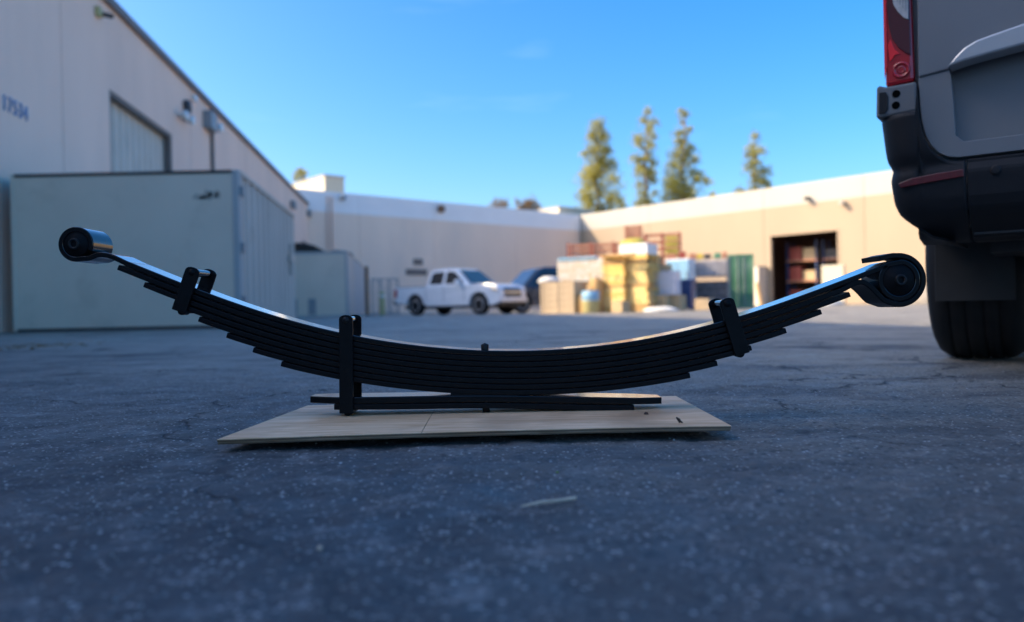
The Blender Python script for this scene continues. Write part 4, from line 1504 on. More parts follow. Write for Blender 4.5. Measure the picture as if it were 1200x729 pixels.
carton(762, 778, 364, 346, 26.9, 0.6, M['cartons'], 'carton', 'tan carton on the ground under the pale wrapped bundle, left of two', 'carton')
carton(779.5, 795, 364, 346, 27.1, 0.6, M['cartons'], 'carton', 'tan carton on the ground beside the dark blue bin, right of two', 'carton')
carton(766, 788, 346, 318, 27.2, 0.6, M['wrap'], 'wrapped_bundle', 'pale lavender stretch-wrapped bundle standing on the tan cartons', 'bundle', base=zz(770, 346, 26.9) + 0.01)
wp = lump('white_sack', M['sack'], 0.55, 0.3, 0.16, (gx(775, 25.9), 25.9, 0.0), 'flat white sack on the ground in front of the tan cartons', 'sack', 44, rough=0.25)

bn_ = thing('wheeled_bin', 'dark blue plastic bin between the cartons and the wire cages', 'bin', (gx(796, 27.6), 27.6, 0), YR)
hb_ = zz(802, 327, 27.6)
MB().add([(0.04, 0.04, 0.06), (0.40, 0.04, 0.06), (0.40, 0.44, 0.06), (0.04, 0.44, 0.06), (0, 0, hb_ * .92), (0.46, 0, hb_ * .92), (0.46, 0.5, hb_ * .92), (0, 0.5, hb_ * .92)],
         [(3, 2, 1, 0), (4, 5, 6, 7), (0, 1, 5, 4), (1, 2, 6, 5), (2, 3, 7, 6), (3, 0, 4, 7)]).build('tub', M['bluebin'], bn_, 0.02)
MB().prism([(-0.03, hb_ * .925), (0.53, hb_ * .925), (0.53, hb_ * .97), (0.2, hb_), (-0.03, hb_ * .96)], 'x', -0.02, 0.48).build('lid', M['bluebin'], bn_, 0.01)
for xx in (0.06, 0.36):
    MB().lathe([(0.02, xx - .02), (0.09, xx - .02), (0.09, xx + .02), (0.02, xx + .02)], 16, 'x', (0, 0.42, 0.09)).build('wheel', M['tyre'], bn_)

ap = thing('white_cabinet', 'tall pale blue-white cabinet behind the dark blue bin', 'cabinet', (gx(781, 30.0), 30.0, 0), YR)
hc_ = zz(795, 304, 30.0)
MB().box(0, 0.95, 0.02, 0.7, 0.05, hc_).build('body', M['whitebox'], ap, 0.02)
for xx in (0.02, 0.485):
    dd = MB().box(xx, xx + 0.445, -0.012, 0.018, hc_ * .55, hc_ - 0.04).build('door', M['skyblue'], ap, 0.01)
    MB().box(xx + 0.36, xx + 0.39, -0.035, -0.0125, hc_ * .6, hc_ * .75).build('handle', M['greym'], dd)
MB().box(0.02, 0.93, -0.008, 0.0195, 0.06, hc_ * .54).build('lower_panel', M['bluebin'], ap, 0.01)


def cage(px0, px1, pbot, ptop, d_, base, mfill, label, name='wire_cage'):
    x0, x1 = gx(px0, d_), gx(px1, d_)
    rz = R(-12)
    w_ = (x1 - x0) / math.cos(rz)
    h_ = zz((px0 + px1) / 2, ptop, d_) - base
    o = thing(name, label, 'cage', (x0, d_, base), rz, 'stacked wire cages')
    dp = 1.0
    for xx in (0, w_):
        for yy in (0, dp):
            MB().box(xx - .03, xx + .03, yy - .03, yy + .03, 0, h_).build('post', M['cage'], o)
    mb = MB()
    nb = 9
    for k in range(1, nb):
        xq = w_ * k / nb
        mb.tube([(xq, 0, 0.1), (xq, 0, h_ - 0.03)], 0.008, 5, False)
    for k in range(5):
        zq = 0.1 + (h_ - 0.13) * k / 4
        mb.tube([(0, 0, zq), (w_, 0, zq)], 0.01, 5, False)
        mb.tube([(w_, 0, zq), (w_, dp, zq)], 0.01, 5, False)
    mb.build('wire_front', M['cage'], o)
    MB().box(0, w_, 0, dp, 0.06, 0.10).build('floor_pan', M['cage'], o)
    MB().box(0.06, w_ - 0.06, 0.06, dp - .05, 0.10, h_ * 0.9).build('contents', mfill, o, 0.03)
    return o


D5 = 30.4
zmid = zz(830, 326, D5)
cage(809, 852, 360, 326, D5, 0.0, M['goods'], 'lower wire cage filled with dark goods, left of the green container')
cage(809, 852, 326, 303, D5, zmid + 0.002, M['palegoods'], 'upper wire cage filled with pale goods, left of the green container')
ztop2 = zz(830, 303, D5)
for k, (px, w_, h_, mk, lab) in enumerate(((787, 0.34, 0.24, 'orange', 'small orange box on top of the pale cabinet'),
                                           (800, 0.26, 0.30, 'rackred', 'small red box on top of the pale cabinet'),
                                           (813, 0.30, 0.22, 'orange', 'small orange box at the left end of the upper cage'),
                                           (821, 0.22, 0.20, 'yellow', 'small yellow box on the upper cage'),
                                           (829, 0.26, 0.18, 'darkm', 'small black box on the upper cage'),
                                           (840, 0.26, 0.22, 'green', 'small green box on the upper cage'),
                                           (848, 0.18, 0.24, 'orange', 'small orange box at the right end of the upper cage'))):
    base = (hc_ + 0.002) if k < 2 else ztop2 + 0.002
    o = MB().box(-w_ / 2, w_ / 2, 0, 0.3, 0, h_).build('small_box', M[mk], None, 0.015)
    dpt = 30.15 if k < 2 else 30.6
    o.location = (gx(px, dpt), dpt - (0.15 if k < 2 else 0.35 * (px - 809) / 43), base)
    o.rotation_euler = (0, 0, R(-12))
    tag(o, lab, 'box')

gc = thing('green_container', 'green steel container standing in the sun left of the dark doorway', 'container', (gx(854, 31.6), 31.6, 0), R(-14))
wg = (gx(882, 31.6) - gx(854, 31.6)) / math.cos(R(14))
hg_ = zz(868, 298, 31.6)
mb = MB()
np_ = 6
poly = []
for i in range(np_):
    b0 = 0.06 + i * (wg - .12) / np_
    pw = (wg - .12) / np_
    poly += [(b0, 0.03), (b0 + pw * .35, 0.03), (b0 + pw * .5, 0.07), (b0 + pw * .85, 0.07)]
mb.prism(poly + [(wg - .06, 0.03), (wg - .06, 0.12), (0.06, 0.12)], 'z', 0.08, hg_ - 0.08)
mb.build('corrugated_end', M['green'], gc)
MB().box(0.03, wg - 0.03, 0.125, 2.4, 0.05, hg_ - 0.03).build('body', M['green'], gc)
for xx in (0, wg - 0.06):
    MB().box(xx, xx + 0.06, 0, 0.12, 0, hg_).build('corner_post', M['green'], gc, 0.008)
for z0_ in (0.0, hg_ - 0.08):
    MB().box(0.06, wg - 0.06, 0.005, 0.12, z0_, z0_ + 0.08).build('rail', M['green'], gc, 0.008)
for xx in (wg * .38, wg * .62):
    MB().tube([(xx, 0.0, 0.1), (xx, 0.0, hg_ - 0.1)], 0.02).build('lock_rod', M['greym'], gc)

for k in range(5):
    o = MB().box(0, 1.5 - 0.12 * k, 0, 0.12, 0, 0.05).build('timber', M[('plank', 'pallet2', 'crate', 'pallet', 'plank')[k]])
    o.location = (gx(703 + 1.5 * k, 26.9), 26.9 + 0.17 * k, HA + 0.003)
    o.rotation_euler = (0, 0, YR + 0.10 * (k - 2))
    tag(o, '%s timber from the front lying on top of the left pallet stack' % ('first', 'second', 'third', 'fourth', 'fifth')[k], 'timber', 'loose timbers on the left pallet stack')
carton(770, 782, 318, 310, 27.3, 0.4, M['cartons'], 'carton', 'small tan carton on top of the pale wrapped bundle', 'carton', base=zz(777, 318, 27.2) + 0.01)
carton(814, 829, 364, 350, 28.4, 0.5, M['crate'], 'carton', 'low tan crate on the ground before the wire cages', 'crate')
carton(836, 849, 364, 352, 28.6, 0.5, M['bluebin'], 'plastic_tote', 'low dark blue tote on the ground before the wire cages', 'tote', rz=R(-20))
carton(672, 684, 364, 346, 26.6, 0.45, M['plank'], 'carton', 'rusty brown box on the ground between crate and drum', 'box')
carton(716, 727, 364, 353, 25.8, 0.4, M['cartons'], 'carton', 'small carton on the ground before the left pallet stack', 'carton', rz=R(-50))
for k in range(4):
    b0 = Vector((gx(757 + 2.2 * k, 26.4), 26.4 - 0.05 * k, 0.0))
    b1 = Vector((gx(759.5 + 2.0 * k, 27.2), 27.15, zz(760, 306 + 5 * k, 27.2)))
    pm3 = MB().tube([b0, b1], 0.055, 4, True, False).build('leaning_board', M[('plank', 'pallet3', 'crate', 'plank')[k]])
    tag(pm3, '%s brown board leaning at the right side of the pallet stacks' % ('first', 'second', 'third', 'fourth')[k], 'board', 'boards leaning beside the pallets')

# low grey block wall and leaning plank beside the doorway
t0_, t1_ = t_on(882, C0, RD), t_on(904, C0, RD) - 0.2
lw = thing('grey_cabinet', 'low grey metal enclosure against the cream wall left of the doorway', 'enclosure', tuple(C0 + RD * t0_ - BD * 1.2), math.atan2(RD.y, RD.x))
hl_ = wz(893, 312, C0 + Vector((0, -1, 0)), RD)
MB().box(0.03, t1_ - t0_ - .03, 0.03, 1.1, 0, hl_ - .05).build('body', M['contgrey'], lw, 0.02)
npan = 3
for k in range(npan):
    a = 0.02 + k * (t1_ - t0_ - .04) / npan
    MB().box(a + 0.02, a + (t1_ - t0_ - .04) / npan - 0.02, 0.0, 0.028, 0.06, hl_ - 0.12).build('door', M['contgrey'], lw, 0.008)
MB().box(0, t1_ - t0_, -0.03, 1.13, hl_ - .048, hl_).build('lid', M['greym'], lw, 0.01)
pl = at(887, 332, 40.0)
pb = Vector((gx(892.5, 39.2), 39.2, 0.0))
plm = MB()
plm.tube([pb, (pl.x, 40.0, pl.z)], 0.09, 4, True, False)
plank = plm.build('leaning_plank', M['plank'])
tag(plank, 'orange-brown plank leaning left of the doorway', 'plank')
cb = carton(963.5, 984, 358, 311, 45.0, 1.0, M['cream'], 'cream_panel_stack', 'cream panel crate covering the lower right of the dark doorway', 'crate', rz=R(-30))
for px, s_, d_, lab in ((940, 0.55, 43.5, 'white sack at the foot of the wall, left of two below the doorway'),
                        (974, 0.7, 42.5, 'white sack at the foot of the wall, right of two below the doorway')):
    lump('white_sack', M['sack'], s_, 0.5, 0.34, (gx(px, d_), d_, 0), lab, 'sack', int(px), rough=0.3)
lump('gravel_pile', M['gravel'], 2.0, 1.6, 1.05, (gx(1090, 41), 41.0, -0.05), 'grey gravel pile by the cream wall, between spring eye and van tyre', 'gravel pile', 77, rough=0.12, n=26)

# ---- orange racking behind the stacks


def rack(px0, px1, ptop, d_, levels, mu, mb_, label, uprights=3):
    x0, x1 = gx(px0, d_), gx(px1, d_)
    rz = R(-14)
    w_ = (x1 - x0) / math.cos(rz)
    h_ = zz((px0 + px1) / 2, ptop, d_)
    o = thing('pallet_rack', label, 'rack', (x0, d_, 0), rz, 'racking behind the stacks')
    for i in range(uprights):
        xx = w_ * i / (uprights - 1)
        for yy in (0, 0.9):
            MB().box(xx - .04, xx + .04, yy - .04, yy + .04, 0, h_).build('upright', mu, o)
        br = MB()
        zq = 0.3
        k = 0
        while zq + 0.7 < h_:
            a, b = ((xx, 0.04, zq), (xx, 0.86, zq + 0.7)) if k % 2 == 0 else ((xx, 0.86, zq), (xx, 0.04, zq + 0.7))
            br.tube([a, b], 0.018, 5)
            zq += 0.7
            k += 1
        br.build('brace', mu, o)
    for py in levels:
        zl = zz((px0 + px1) / 2, py, d_)
        for yy in (-0.05, 0.95):
            MB().box(-0.03, w_ + .03, yy - .025, yy + .025, zl - 0.04, zl + 0.035).build('beam', mb_, o)
    return o, w_, h_


rack(667, 744, 284, 34.0, (287, 293, 299.5, 305, 320), M['rackred'], M['orange'], 'red and orange beam rack left of the pallet stacks', 4)
rack(757, 796, 273, 33.0, (275, 283, 291, 300, 318), M['rackred'], M['orange'], 'taller thin red rack frame behind the pallet stacks', 3)
rack(735, 751, 264, 35.5, (266, 269, 272, 275, 279, 284, 300), M['orange'], M['orange'], 'narrow tall orange rack tower above the pallet stacks', 2)
# goods on the racks
for px, py, w_, h_, mk, lab, d_ in ((676, 286.4, 1.0, 0.40, 'rackred', 'dark red bundle on the left end of the beam rack', 34.2),):
    pass
gb = carton(781, 795, 300, 277, 33.3, 0.5, M['tarpgreen'], 'netting_panel', 'pale yellow-green sheet standing in the thin red rack', 'sheet', rz=R(-14), base=zz(776, 300, 33.0) + 0.07)


# ------------------------------------------------------------------ trees
def tree(px0, d_, clumps, label, name='pine_tree', m_='leaf', group='tall trees beyond the roofs', dens=125, leaf=0.5, trunk_px=None, box=(640, 110, 4.286)):
    """clumps are (x, y, r) read from an enlarged view of the tree; each gets its own depth inside the crown"""
    pts = []
    for (x_, y_, r_) in clumps:
        px, py = box[0] + x_ / box[2], box[1] + y_ / box[2]
        rad = 1.3 * r_ / box[2] * d_ / F
        p_ = at(px, py, d_)
        pts.append((p_, rad))
    bx_ = sum(p_.x for p_, _ in pts) / len(pts)
    if trunk_px:
        bx_ = gx(trunk_px, d_)
    top = max(pts, key=lambda q: q[0].z)
    rf3 = random.Random(int(px0))
    zs_ = sorted(p_.z for p_, _ in pts)
    for _ in range(len(clumps) // 2):
        pa, ra = rf3.choice(pts[:len(clumps)])
        k3 = rf3.uniform(0.0, 0.8)
        pts.append((Vector((pa.x + (bx_ - pa.x) * k3, pa.y, pa.z - rf3.uniform(-.4, .9))), ra * rf3.uniform(0.35, 0.7)))
    o = thing(name, label, 'tree', (bx_, d_, 0), 0, group)
    base = Vector((bx_, d_, 0))
    tr = MB()
    H_ = top[0].z
    tp_ = Vector((top[0].x - bx_, 0, H_))
    n = 9
    path = [Vector((tp_.x * (k / n) ** 1.6 + 0.15 * math.sin(k * 1.7), 0.1 * math.cos(k * 2.1), H_ * k / n)) for k in range(n + 1)]
    path[-1] = tp_
    tr.tube(path, [0.42 * (1 - 0.92 * k / n) for k in range(n + 1)], 8)
    tk = tr.build('trunk', M['bark'], o)
    cr = MB()
    br = MB()
    rr = np.random.default_rng(int(px0) + 5)
    V, Fc = [], []
    for (p_, rad) in pts:
        yo = rr.uniform(-1.0, 1.0) * min(2.2, abs(p_.x - bx_) * 0.8 + 0.8)
        c_ = Vector((p_.x - bx_, yo, p_.z))
        zt_ = max(0.5, c_.z - 0.9 * math.hypot(c_.x, c_.y) - 0.3)
        kf = min(zt_ / H_, 0.98) * n
        i0 = int(kf)
        st_ = path[i0].lerp(path[min(i0 + 1, n)], kf - i0)
        br.tube([st_, st_.lerp(c_, .5) + Vector((0, 0, .15)), c_], [0.09, 0.06, 0.025], 5, False)
        nl = int(dens * (rad / 0.7) ** 2) + 14
        for _ in range(nl):
            u = rr.normal(size=3)
            u /= np.linalg.norm(u)
            q = rr.normal(size=3) * rad * np.array([0.52, 0.52, 0.42])
            q[2] -= 0.25 * (q[0] ** 2 + q[1] ** 2) / max(rad, .2)
            ce = np.array(c_) + q
            a = rr.normal(size=3) * np.array([0.7, 0.7, 1.0]) + u * 0.3
            a /= np.linalg.norm(a)
            b = np.cross(a, rr.normal(size=3))
            b /= np.linalg.norm(b)
            l1 = leaf * rr.uniform(0.4, 1.2)
            l2 = l1 * rr.uniform(0.2, 0.4)
            k0 = len(V)
            V += [tuple(ce - a * l1 * .5), tuple(ce + b * l2 * .5), tuple(ce + a * l1 * .5), tuple(ce - b * l2 * .5)]
            Fc.append((k0, k0 + 1, k0 + 2, k0 + 3))
    cr.add(V, Fc)
    cr.build('crown', M[m_], o, recalc=False)
    br.build('branches', M['bark'], o)['kind'] = 'stuff'
    return o


T1 = [(255, 150, 30), (255, 200, 38), (222, 215, 22), (290, 215, 24), (270, 265, 42), (220, 295, 30), (312, 280, 22), (185, 310, 14), (275, 330, 42), (215, 390, 42), (322, 360, 32), (262, 400, 36), (325, 440, 36),
      (218, 450, 42), (272, 470, 32), (198, 510, 36), (322, 520, 36), (372, 515, 26), (215, 565, 42), (300, 575, 42), (365, 570, 22), (190, 620, 40), (260, 640, 40), (340, 640, 40)]
T2 = [(505, 90, 17), (490, 130, 21), (532, 150, 20), (510, 185, 20), (468, 215, 27), (548, 200, 20), (520, 265, 23), (465, 250, 18), (448, 325, 26), (520, 300, 25), (542, 340, 20), (482, 360, 27), (547, 375, 22),
      (460, 400, 25), (515, 400, 25), (547, 430, 16), (470, 450, 22), (556, 490, 16), (480, 500, 25), (510, 540, 27), (470, 555, 22), (540, 555, 14), (490, 610, 35), (540, 640, 30)]
T3 = [(698, 95, 23), (690, 140, 8), (670, 195, 26), (716, 180, 16), (737, 260, 23), (690, 240, 27), (655, 300, 32), (715, 300, 37), (742, 330, 22), (622, 360, 26), (680, 350, 32), (752, 380, 27), (792, 395, 25),
      (622, 410, 33), (680, 420, 28), (750, 430, 20), (796, 445, 20), (618, 460, 37), (660, 480, 37), (702, 490, 42), (740, 510, 32), (615, 530, 40), (690, 530, 47), (815, 515, 13), (640, 600, 45), (720, 610, 45)]
T4 = [(1048, 212, 21), (1040, 258, 23), (1062, 290, 26), (1018, 300, 20), (1003, 375, 26), (1040, 350, 23), (1092, 385, 28), (1060, 400, 27), (1048, 440, 27), (1082, 450, 23), (1050, 480, 27), (984, 485, 23), (1106, 468, 16),
      (958, 500, 13), (1010, 540, 30), (1070, 540, 35)]
tree(705, 98.0, T1, 'tall gappy pine at far left of the four behind the roofs', trunk_px=702)
tree(757, 102.0, T2, 'tall narrow pine, second from left of the four', trunk_px=758)
tree(802, 100.0, T3, 'tall pine with lone round tuft at its tip, third from left', trunk_px=800)
tree(885, 104.0, T4, 'shorter pine above the cream wall, rightmost of the four', trunk_px=886)
bx2 = (540, 210, 6.667)
tree(583, 90.0, [(250, 190, 28), (290, 180, 30), (335, 170, 32), (345, 205, 28), (270, 215, 28), (300, 250, 30), (320, 300, 40)], 'small brown bushy treetop above the back roof, left of two', 'bushy_tree', 'leafbrown',
     'brown treetops above the back roof', 110, 0.4, None, bx2)
tree(617, 90.0, [(440, 190, 28), (470, 205, 30), (510, 195, 34), (555, 165, 34), (590, 190, 34), (610, 215, 26), (540, 220, 34), (460, 235, 26), (520, 270, 40), (580, 270, 40)], 'wider brown bushy treetop above the back roof, right of two', 'bushy_tree', 'leafbrown',
     'brown treetops above the back roof', 110, 0.4, None, bx2)
tree(352, 80.0, [(265, 75, 14), (280, 68, 12), (290, 80, 12), (258, 95, 12), (275, 100, 16)], 'small green treetop just above the left warehouse roof', 'bushy_tree', 'leaf', None, 110, 0.4, None, (270, 180, 3.31))

# ------------------------------------------------------------------ plywood board
D0 = 1.5                       # plane of the spring's near side
bf_l, bf_r = at(255, 513, 1.34), at(857, 499, 1.34)


def on_z(px, py, z_):
    v = fwd + rt * ((px - CX) / F) + up * ((CY - py) / F)
    return CAM + v * ((z_ - CAMH) / v.z)


ZB = 0.021                     # top of the board
q_fl, q_fr = on_z(254, 513, ZB), on_z(857, 497.5, ZB)
q_bl, q_br = on_z(361, 475.5, ZB - .003), on_z(792, 464.5, ZB - .003)
print('BOARD', q_fl, q_fr, q_bl, q_br)
bc = (q_fl + q_fr + q_bl + q_br) / 4
bo_ = thing('plywood_board', 'thin tan plywood board lying on the asphalt under the leaf spring', 'board', (bc.x, bc.y, 0))


def bl_pt(u, v):
    a = q_fl.lerp(q_fr, u)
    b = q_bl.lerp(q_br, u)
    p_ = a.lerp(b, v)
    return Vector((p_.x - bc.x, p_.y - bc.y, 0))


def sheet(u0f, u1f, u0b, u1b, zlo, zhi, m_, name, nu=30, nv=10, rag=0.0, sd_=1):
    rr = random.Random(sd_)
    mb = MB()
    top, bot = [], []
    jit = [[rr.uniform(-rag, rag) for _ in range(nu + 1)] for _ in range(2)]
    for j in range(nv + 1):
        v = j / nv
        for i in range(nu + 1):
            s_ = i / nu
            u = (u0f + (u1f - u0f) * s_) * (1 - v) + (u0b + (u1b - u0b) * s_) * v
            p_ = bl_pt(u, v)
            if j == 0:
                p_.y += jit[0][i]
            if j == nv:
                p_.y += jit[1][i]
            # slightly cupped: left front corner lies low, middle of the front edge lifts
            wrp = -0.003 * (1 - v) * (abs(u - 0.55) / 0.55) ** 2 - 0.002 * v
            top.append((p_.x, p_.y, zhi + wrp))
            bot.append((p_.x, p_.y, zlo + wrp))
    n = (nu + 1) * (nv + 1)
    fs = []
    for j in range(nv):
        for i in range(nu):
            a = j * (nu + 1) + i
            fs.append((a, a + 1, a + nu + 2, a + nu + 1))
            fs.append((n + a, n + a + nu + 1, n + a + nu + 2, n + a + 1))
    for i in range(nu):
        fs.append((i, n + i, n + i + 1, i + 1))
        a = nv * (nu + 1) + i
        fs.append((a, a + 1, n + a + 1, n + a))
    for j in range(nv):
        a = j * (nu + 1)
        fs.append((a, a + nu + 1, n + a + nu + 1, n + a))
        a += nu
        fs.append((a, n + a, n + a + nu + 1, a + nu + 1))
    mb.add(top + bot, fs)
    return mb.build(name, m_, bo_)


us_f, us_b = 0.393, 0.352
sheet(0.0, us_f - 0.0008, 0.0, us_b - 0.0008, ZB - 0.0012, ZB, M['ply'], 'face_veneer', rag=0.0012, sd_=2)
sheet(us_f + 0.0008, 1.0, us_b + 0.0008, 1.0, ZB - 0.0012, ZB, M['ply'], 'face_veneer', rag=0.0012, sd_=3)
sheet(0.001, 0.999, 0.001, 0.999, ZB - 0.0042, ZB - 0.00125, M['plyedge'], 'core_ply', rag=0.0015, sd_=4)
sheet(0.002, 0.999, 0.002, 0.999, ZB - 0.0066, ZB - 0.00425, M['plymid'], 'core_ply', rag=0.0012, sd_=5)
sheet(0.001, 0.998, 0.001, 0.998, ZB - 0.0085, ZB - 0.00665, M['plyedge'], 'core_ply', rag=0.0015, sd_=6)

# ------------------------------------------------------------------ leaf spring
SW = 0.0762
PX = D0 / F                    # metres per photo pixel on the near side


def sp(px, py):
    p_ = at(px, py, D0)
    return np.array([p_.x, p_.z])


spr = thing('leaf_spring', 'black multi-leaf truck spring pack resting on the plywood board', 'leaf spring', (0, D0, ZB))
top_px = [(120, 293.5), (131, 297.5), (170, 313.5), (214, 331), (280, 356), (340, 374.5), (398, 389), (460, 400.5), (515, 407.5), (568, 410.5), (610, 410.8), (640, 409.8), (700, 404.8), (760, 396), (820, 383.5), (867, 369.5), (910, 355.5), (950, 341.5), (1000, 322.8), (1035, 309.5)]
tp_xy = np.array([sp(*q) for q in top_px])


def smooth_curve(P, n):
    """natural cubic spline through P by chord length, n samples"""
    P = np.asarray(P, float)
    s = np.concatenate([[0], np.cumsum(np.linalg.norm(np.diff(P, axis=0), axis=1))])
    m_ = len(P)
    A = np.zeros((m_, m_))
    A[0, 0] = A[-1, -1] = 1
    B = np.zeros((m_, 2))
    h = np.diff(s)
    for i in range(1, m_ - 1):
        A[i, i - 1], A[i, i], A[i, i + 1] = h[i - 1], 2 * (h[i - 1] + h[i]), h[i]
        B[i] = 3 * ((P[i + 1] - P[i]) / h[i] - (P[i] - P[i - 1]) / h[i - 1])
    c = np.linalg.solve(A, B)
    t = np.linspace(0, s[-1], n)
    out = []
    for q in t:
        i = min(max(np.searchsorted(s, q) - 1, 0), m_ - 2)
        b = (P[i + 1] - P[i]) / h[i] - h[i] * (2 * c[i] + c[i + 1]) / 3
        d_ = (c[i + 1] - c[i]) / (3 * h[i])
        u = q - s[i]
        out.append(P[i] + b * u + c[i] * u * u + d_ * u ** 3)
    return np.array(out)


# fit a low-order polynomial so that the arc is fair, then sample it
cx_ = np.polyfit(tp_xy[:, 0], tp_xy[:, 1], 6)


def arc(x_):
    return np.polyval(cx_, x_)


def arc_n(x_):
    dz = np.polyval(np.polyder(cx_), x_)
    n_ = np.array([dz, -np.ones_like(dz)]) / np.sqrt(1 + dz * dz)
    return n_                   # pointing down


def sweep(path, th, name, m_, parent, w0=0.0, w1=SW, bev=0.0018, taper0=1.0, taper1=1.0, endlen=0.06):
    """rounded flat bar: rectangle th x (w1-w0) swept along an (x,z) centre line"""
    path = np.asarray(path)
    n = len(path)
    tg = np.gradient(path, axis=0)
    tg /= np.linalg.norm(tg, axis=1)[:, None]
    nr_ = np.stack([-tg[:, 1], tg[:, 0]], 1)
    s = np.concatenate([[0], np.cumsum(np.linalg.norm(np.diff(path, axis=0), axis=1))])
    h_ = th / 2
    V, Fc = [], []
    cb_ = bev
    for i in range(n):
        a, b = w0, w1
        k0 = min(1, s[i] / endlen)
        k1 = min(1, (s[-1] - s[i]) / endlen)
        tf = (taper0 + (1 - taper0) * k0) * (taper1 + (1 - taper1) * k1)
        mid = (a + b) / 2
        hw_ = (b - a) / 2 * tf
        rngs = [(-hw_, -h_ + cb_), (-hw_ + cb_ * .3, -h_ + cb_ * .3), (-hw_ + cb_, -h_), (hw_ - cb_, -h_), (hw_ - cb_ * .3, -h_ + cb_ * .3), (hw_, -h_ + cb_),
                (hw_, h_ - cb_), (hw_ - cb_ * .3, h_ - cb_ * .3), (hw_ - cb_, h_), (-hw_ + cb_, h_), (-hw_ + cb_ * .3, h_ - cb_ * .3), (-hw_, h_ - cb_)]
        for (dy, dn) in rngs:
            q = path[i] + nr_[i] * dn
            V.append((q[0], mid + dy, q[1] - ZB))
    k = 12
    for i in range(n - 1):
        for j in range(k):
            Fc.append((i * k + j, i * k + (j + 1) % k, (i + 1) * k + (j + 1) % k, (i + 1) * k + j))
    mb = MB()
    mb.add(V, Fc, True)
    mb.add(V[:k], [tuple(range(k))])
    mb.add(V[-k:], [tuple(range(k))[::-1]])
    o = mb.build(name, m_, parent)
    if m_ is not M['black']:            # rolled faces are glossy, the sheared edges dull
        o.data.materials.append(M['black'])
        for pi, pg in enumerate(o.data.polygons):
            if pi < (n - 1) * k and pi % k in (11, 5):
                pg.material_index = 1
    try:
        o.data.set_sharp_from_angle(angle=R(14))
    except Exception:
        pass
    return o


TH0 = 6.55 * PX               # pitch of the leaves at the centre


def offset_line(k, xa, xb, n=90, spread=0.17):
    """centre line of leaf k (0 = top) between x positions read on the top line"""
    xs = np.linspace(xa, xb, n)
    P = np.stack([xs, arc(xs)], 1)
    nn_ = arc_n(xs).T
    xm = sp(568, 410)[0]
    g_ = 1 + spread * (np.abs(xs - xm) / 0.62) ** 1.5
    return P + nn_ * ((k + 0.5) * TH0 * g_)[:, None]


def tip_x(px, py, k):
    """x on the top line whose normal reaches the given tip pixel at leaf k"""
    tgt = sp(px, py)
    xs = np.linspace(-0.85, 0.85, 3000)
    nn_ = arc_n(xs)
    xm = sp(568, 410)[0]
    g_ = 1 + 0.17 * (np.abs(xs - xm) / 0.62) ** 1.5
    cx = xs + nn_[0] * (k + .5) * TH0 * g_
    return xs[np.argmin(np.abs(cx - tgt[0]))]


LT = TH0 * 0.935
# main leaf with the upturned eye at its left end
ec = sp(88.5, 286.2)
rad_o = 20.6 * PX
rc = rad_o - LT / 2
a_bot = R(-62)
eye = [ec + rc * np.array([math.cos(a), math.sin(a)]) for a in np.linspace(R(-28) - 2 * math.pi + R(2), R(-72), 60)][::-1]
# order: start at the closing end (right side), run over the top, round the left, to the bottom, then out along the leaf
eye_path = [ec + rc * np.array([math.cos(a), math.sin(a)]) for a in np.linspace(R(-24), R(360 - 78), 70)]
mid_line = offset_line(0, sp(150, 305)[0], sp(1012, 318)[0], 160)
trans = [sp(104, 302.4), sp(112, 299.2), sp(120, 298.4), sp(130, 300.6)]
rec = sp(1054, 328.2)
rci = 24.6 * PX - LT / 2
right_in = [rec + rci * np.array([math.cos(a), math.sin(a)]) for a in np.linspace(R(88), R(88 - 318), 70)]
p_main = np.vstack([eye_path, smooth_curve(np.vstack([eye_path[-3:], trans, mid_line[:5]]), 60)[6:-8], mid_line[2:-2],
                    smooth_curve(np.vstack([mid_line[-6:-2], [sp(1030, 315.0), sp(1040, 310.8)], right_in[:4]]), 40)[12:-9], right_in[2:]])
keep = [0]
for i in range(1, len(p_main)):
    if np.linalg.norm(p_main[i] - p_main[keep[-1]]) > 0.0012:
        keep.append(i)
p_main = p_main[keep]
main = sweep(p_main, LT, 'leaf', M['eyepaint'], spr)
main['label'] = 'main leaf rolled into an eye at each end'
# second leaf: plain tip at left, wraps under and over the right eye
l2 = offset_line(1, tip_x(138, 314, 1), sp(1003, 322)[0], 150)
rco = 31.8 * PX - LT / 2
wrap = [rec + rco * np.array([math.cos(a), math.sin(a)]) for a in np.linspace(R(-104), R(91), 70)]
s_mid = [sp(1013, 331.2), sp(1021, 336.3), sp(1029, 344.2), sp(1037, 352.0), ]
tip_ = [sp(1046, 299.6), sp(1038, 301.6), sp(1030.5, 303.2)]
p2 = np.vstack([l2[:-6], smooth_curve(np.vstack([l2[-9:-4], s_mid, wrap[:4]]), 60)[14:-9], wrap[2:], smooth_curve(np.vstack([wrap[-3:], tip_]), 16)[4:]])
keep = [0]
for i in range(1, len(p2)):
    if np.linalg.norm(p2[i] - p2[keep[-1]]) > 0.0012:
        keep.append(i)
lf2 = sweep(p2[keep], LT, 'leaf', M['black'], spr)
lf2['label'] = 'wrapper leaf curling round the right eye'
tips = [(3, (168, 337), (997, 345)), (4, (203, 358), (963, 363)), (5, (232, 376), (922, 386)), (6, (265, 397), (881, 405)), (7, (296, 414.5), (841, 424)), (8, (329, 433), (809, 439))]
for k, lt_, rt_ in tips:
    ln_ = offset_line(k - 1, tip_x(lt_[0], lt_[1], k - 1), tip_x(rt_[0], rt_[1], k - 1), 120)
    sweep(ln_, LT, 'leaf', M['black'], spr, taper0=0.93, taper1=0.93, endlen=0.03)
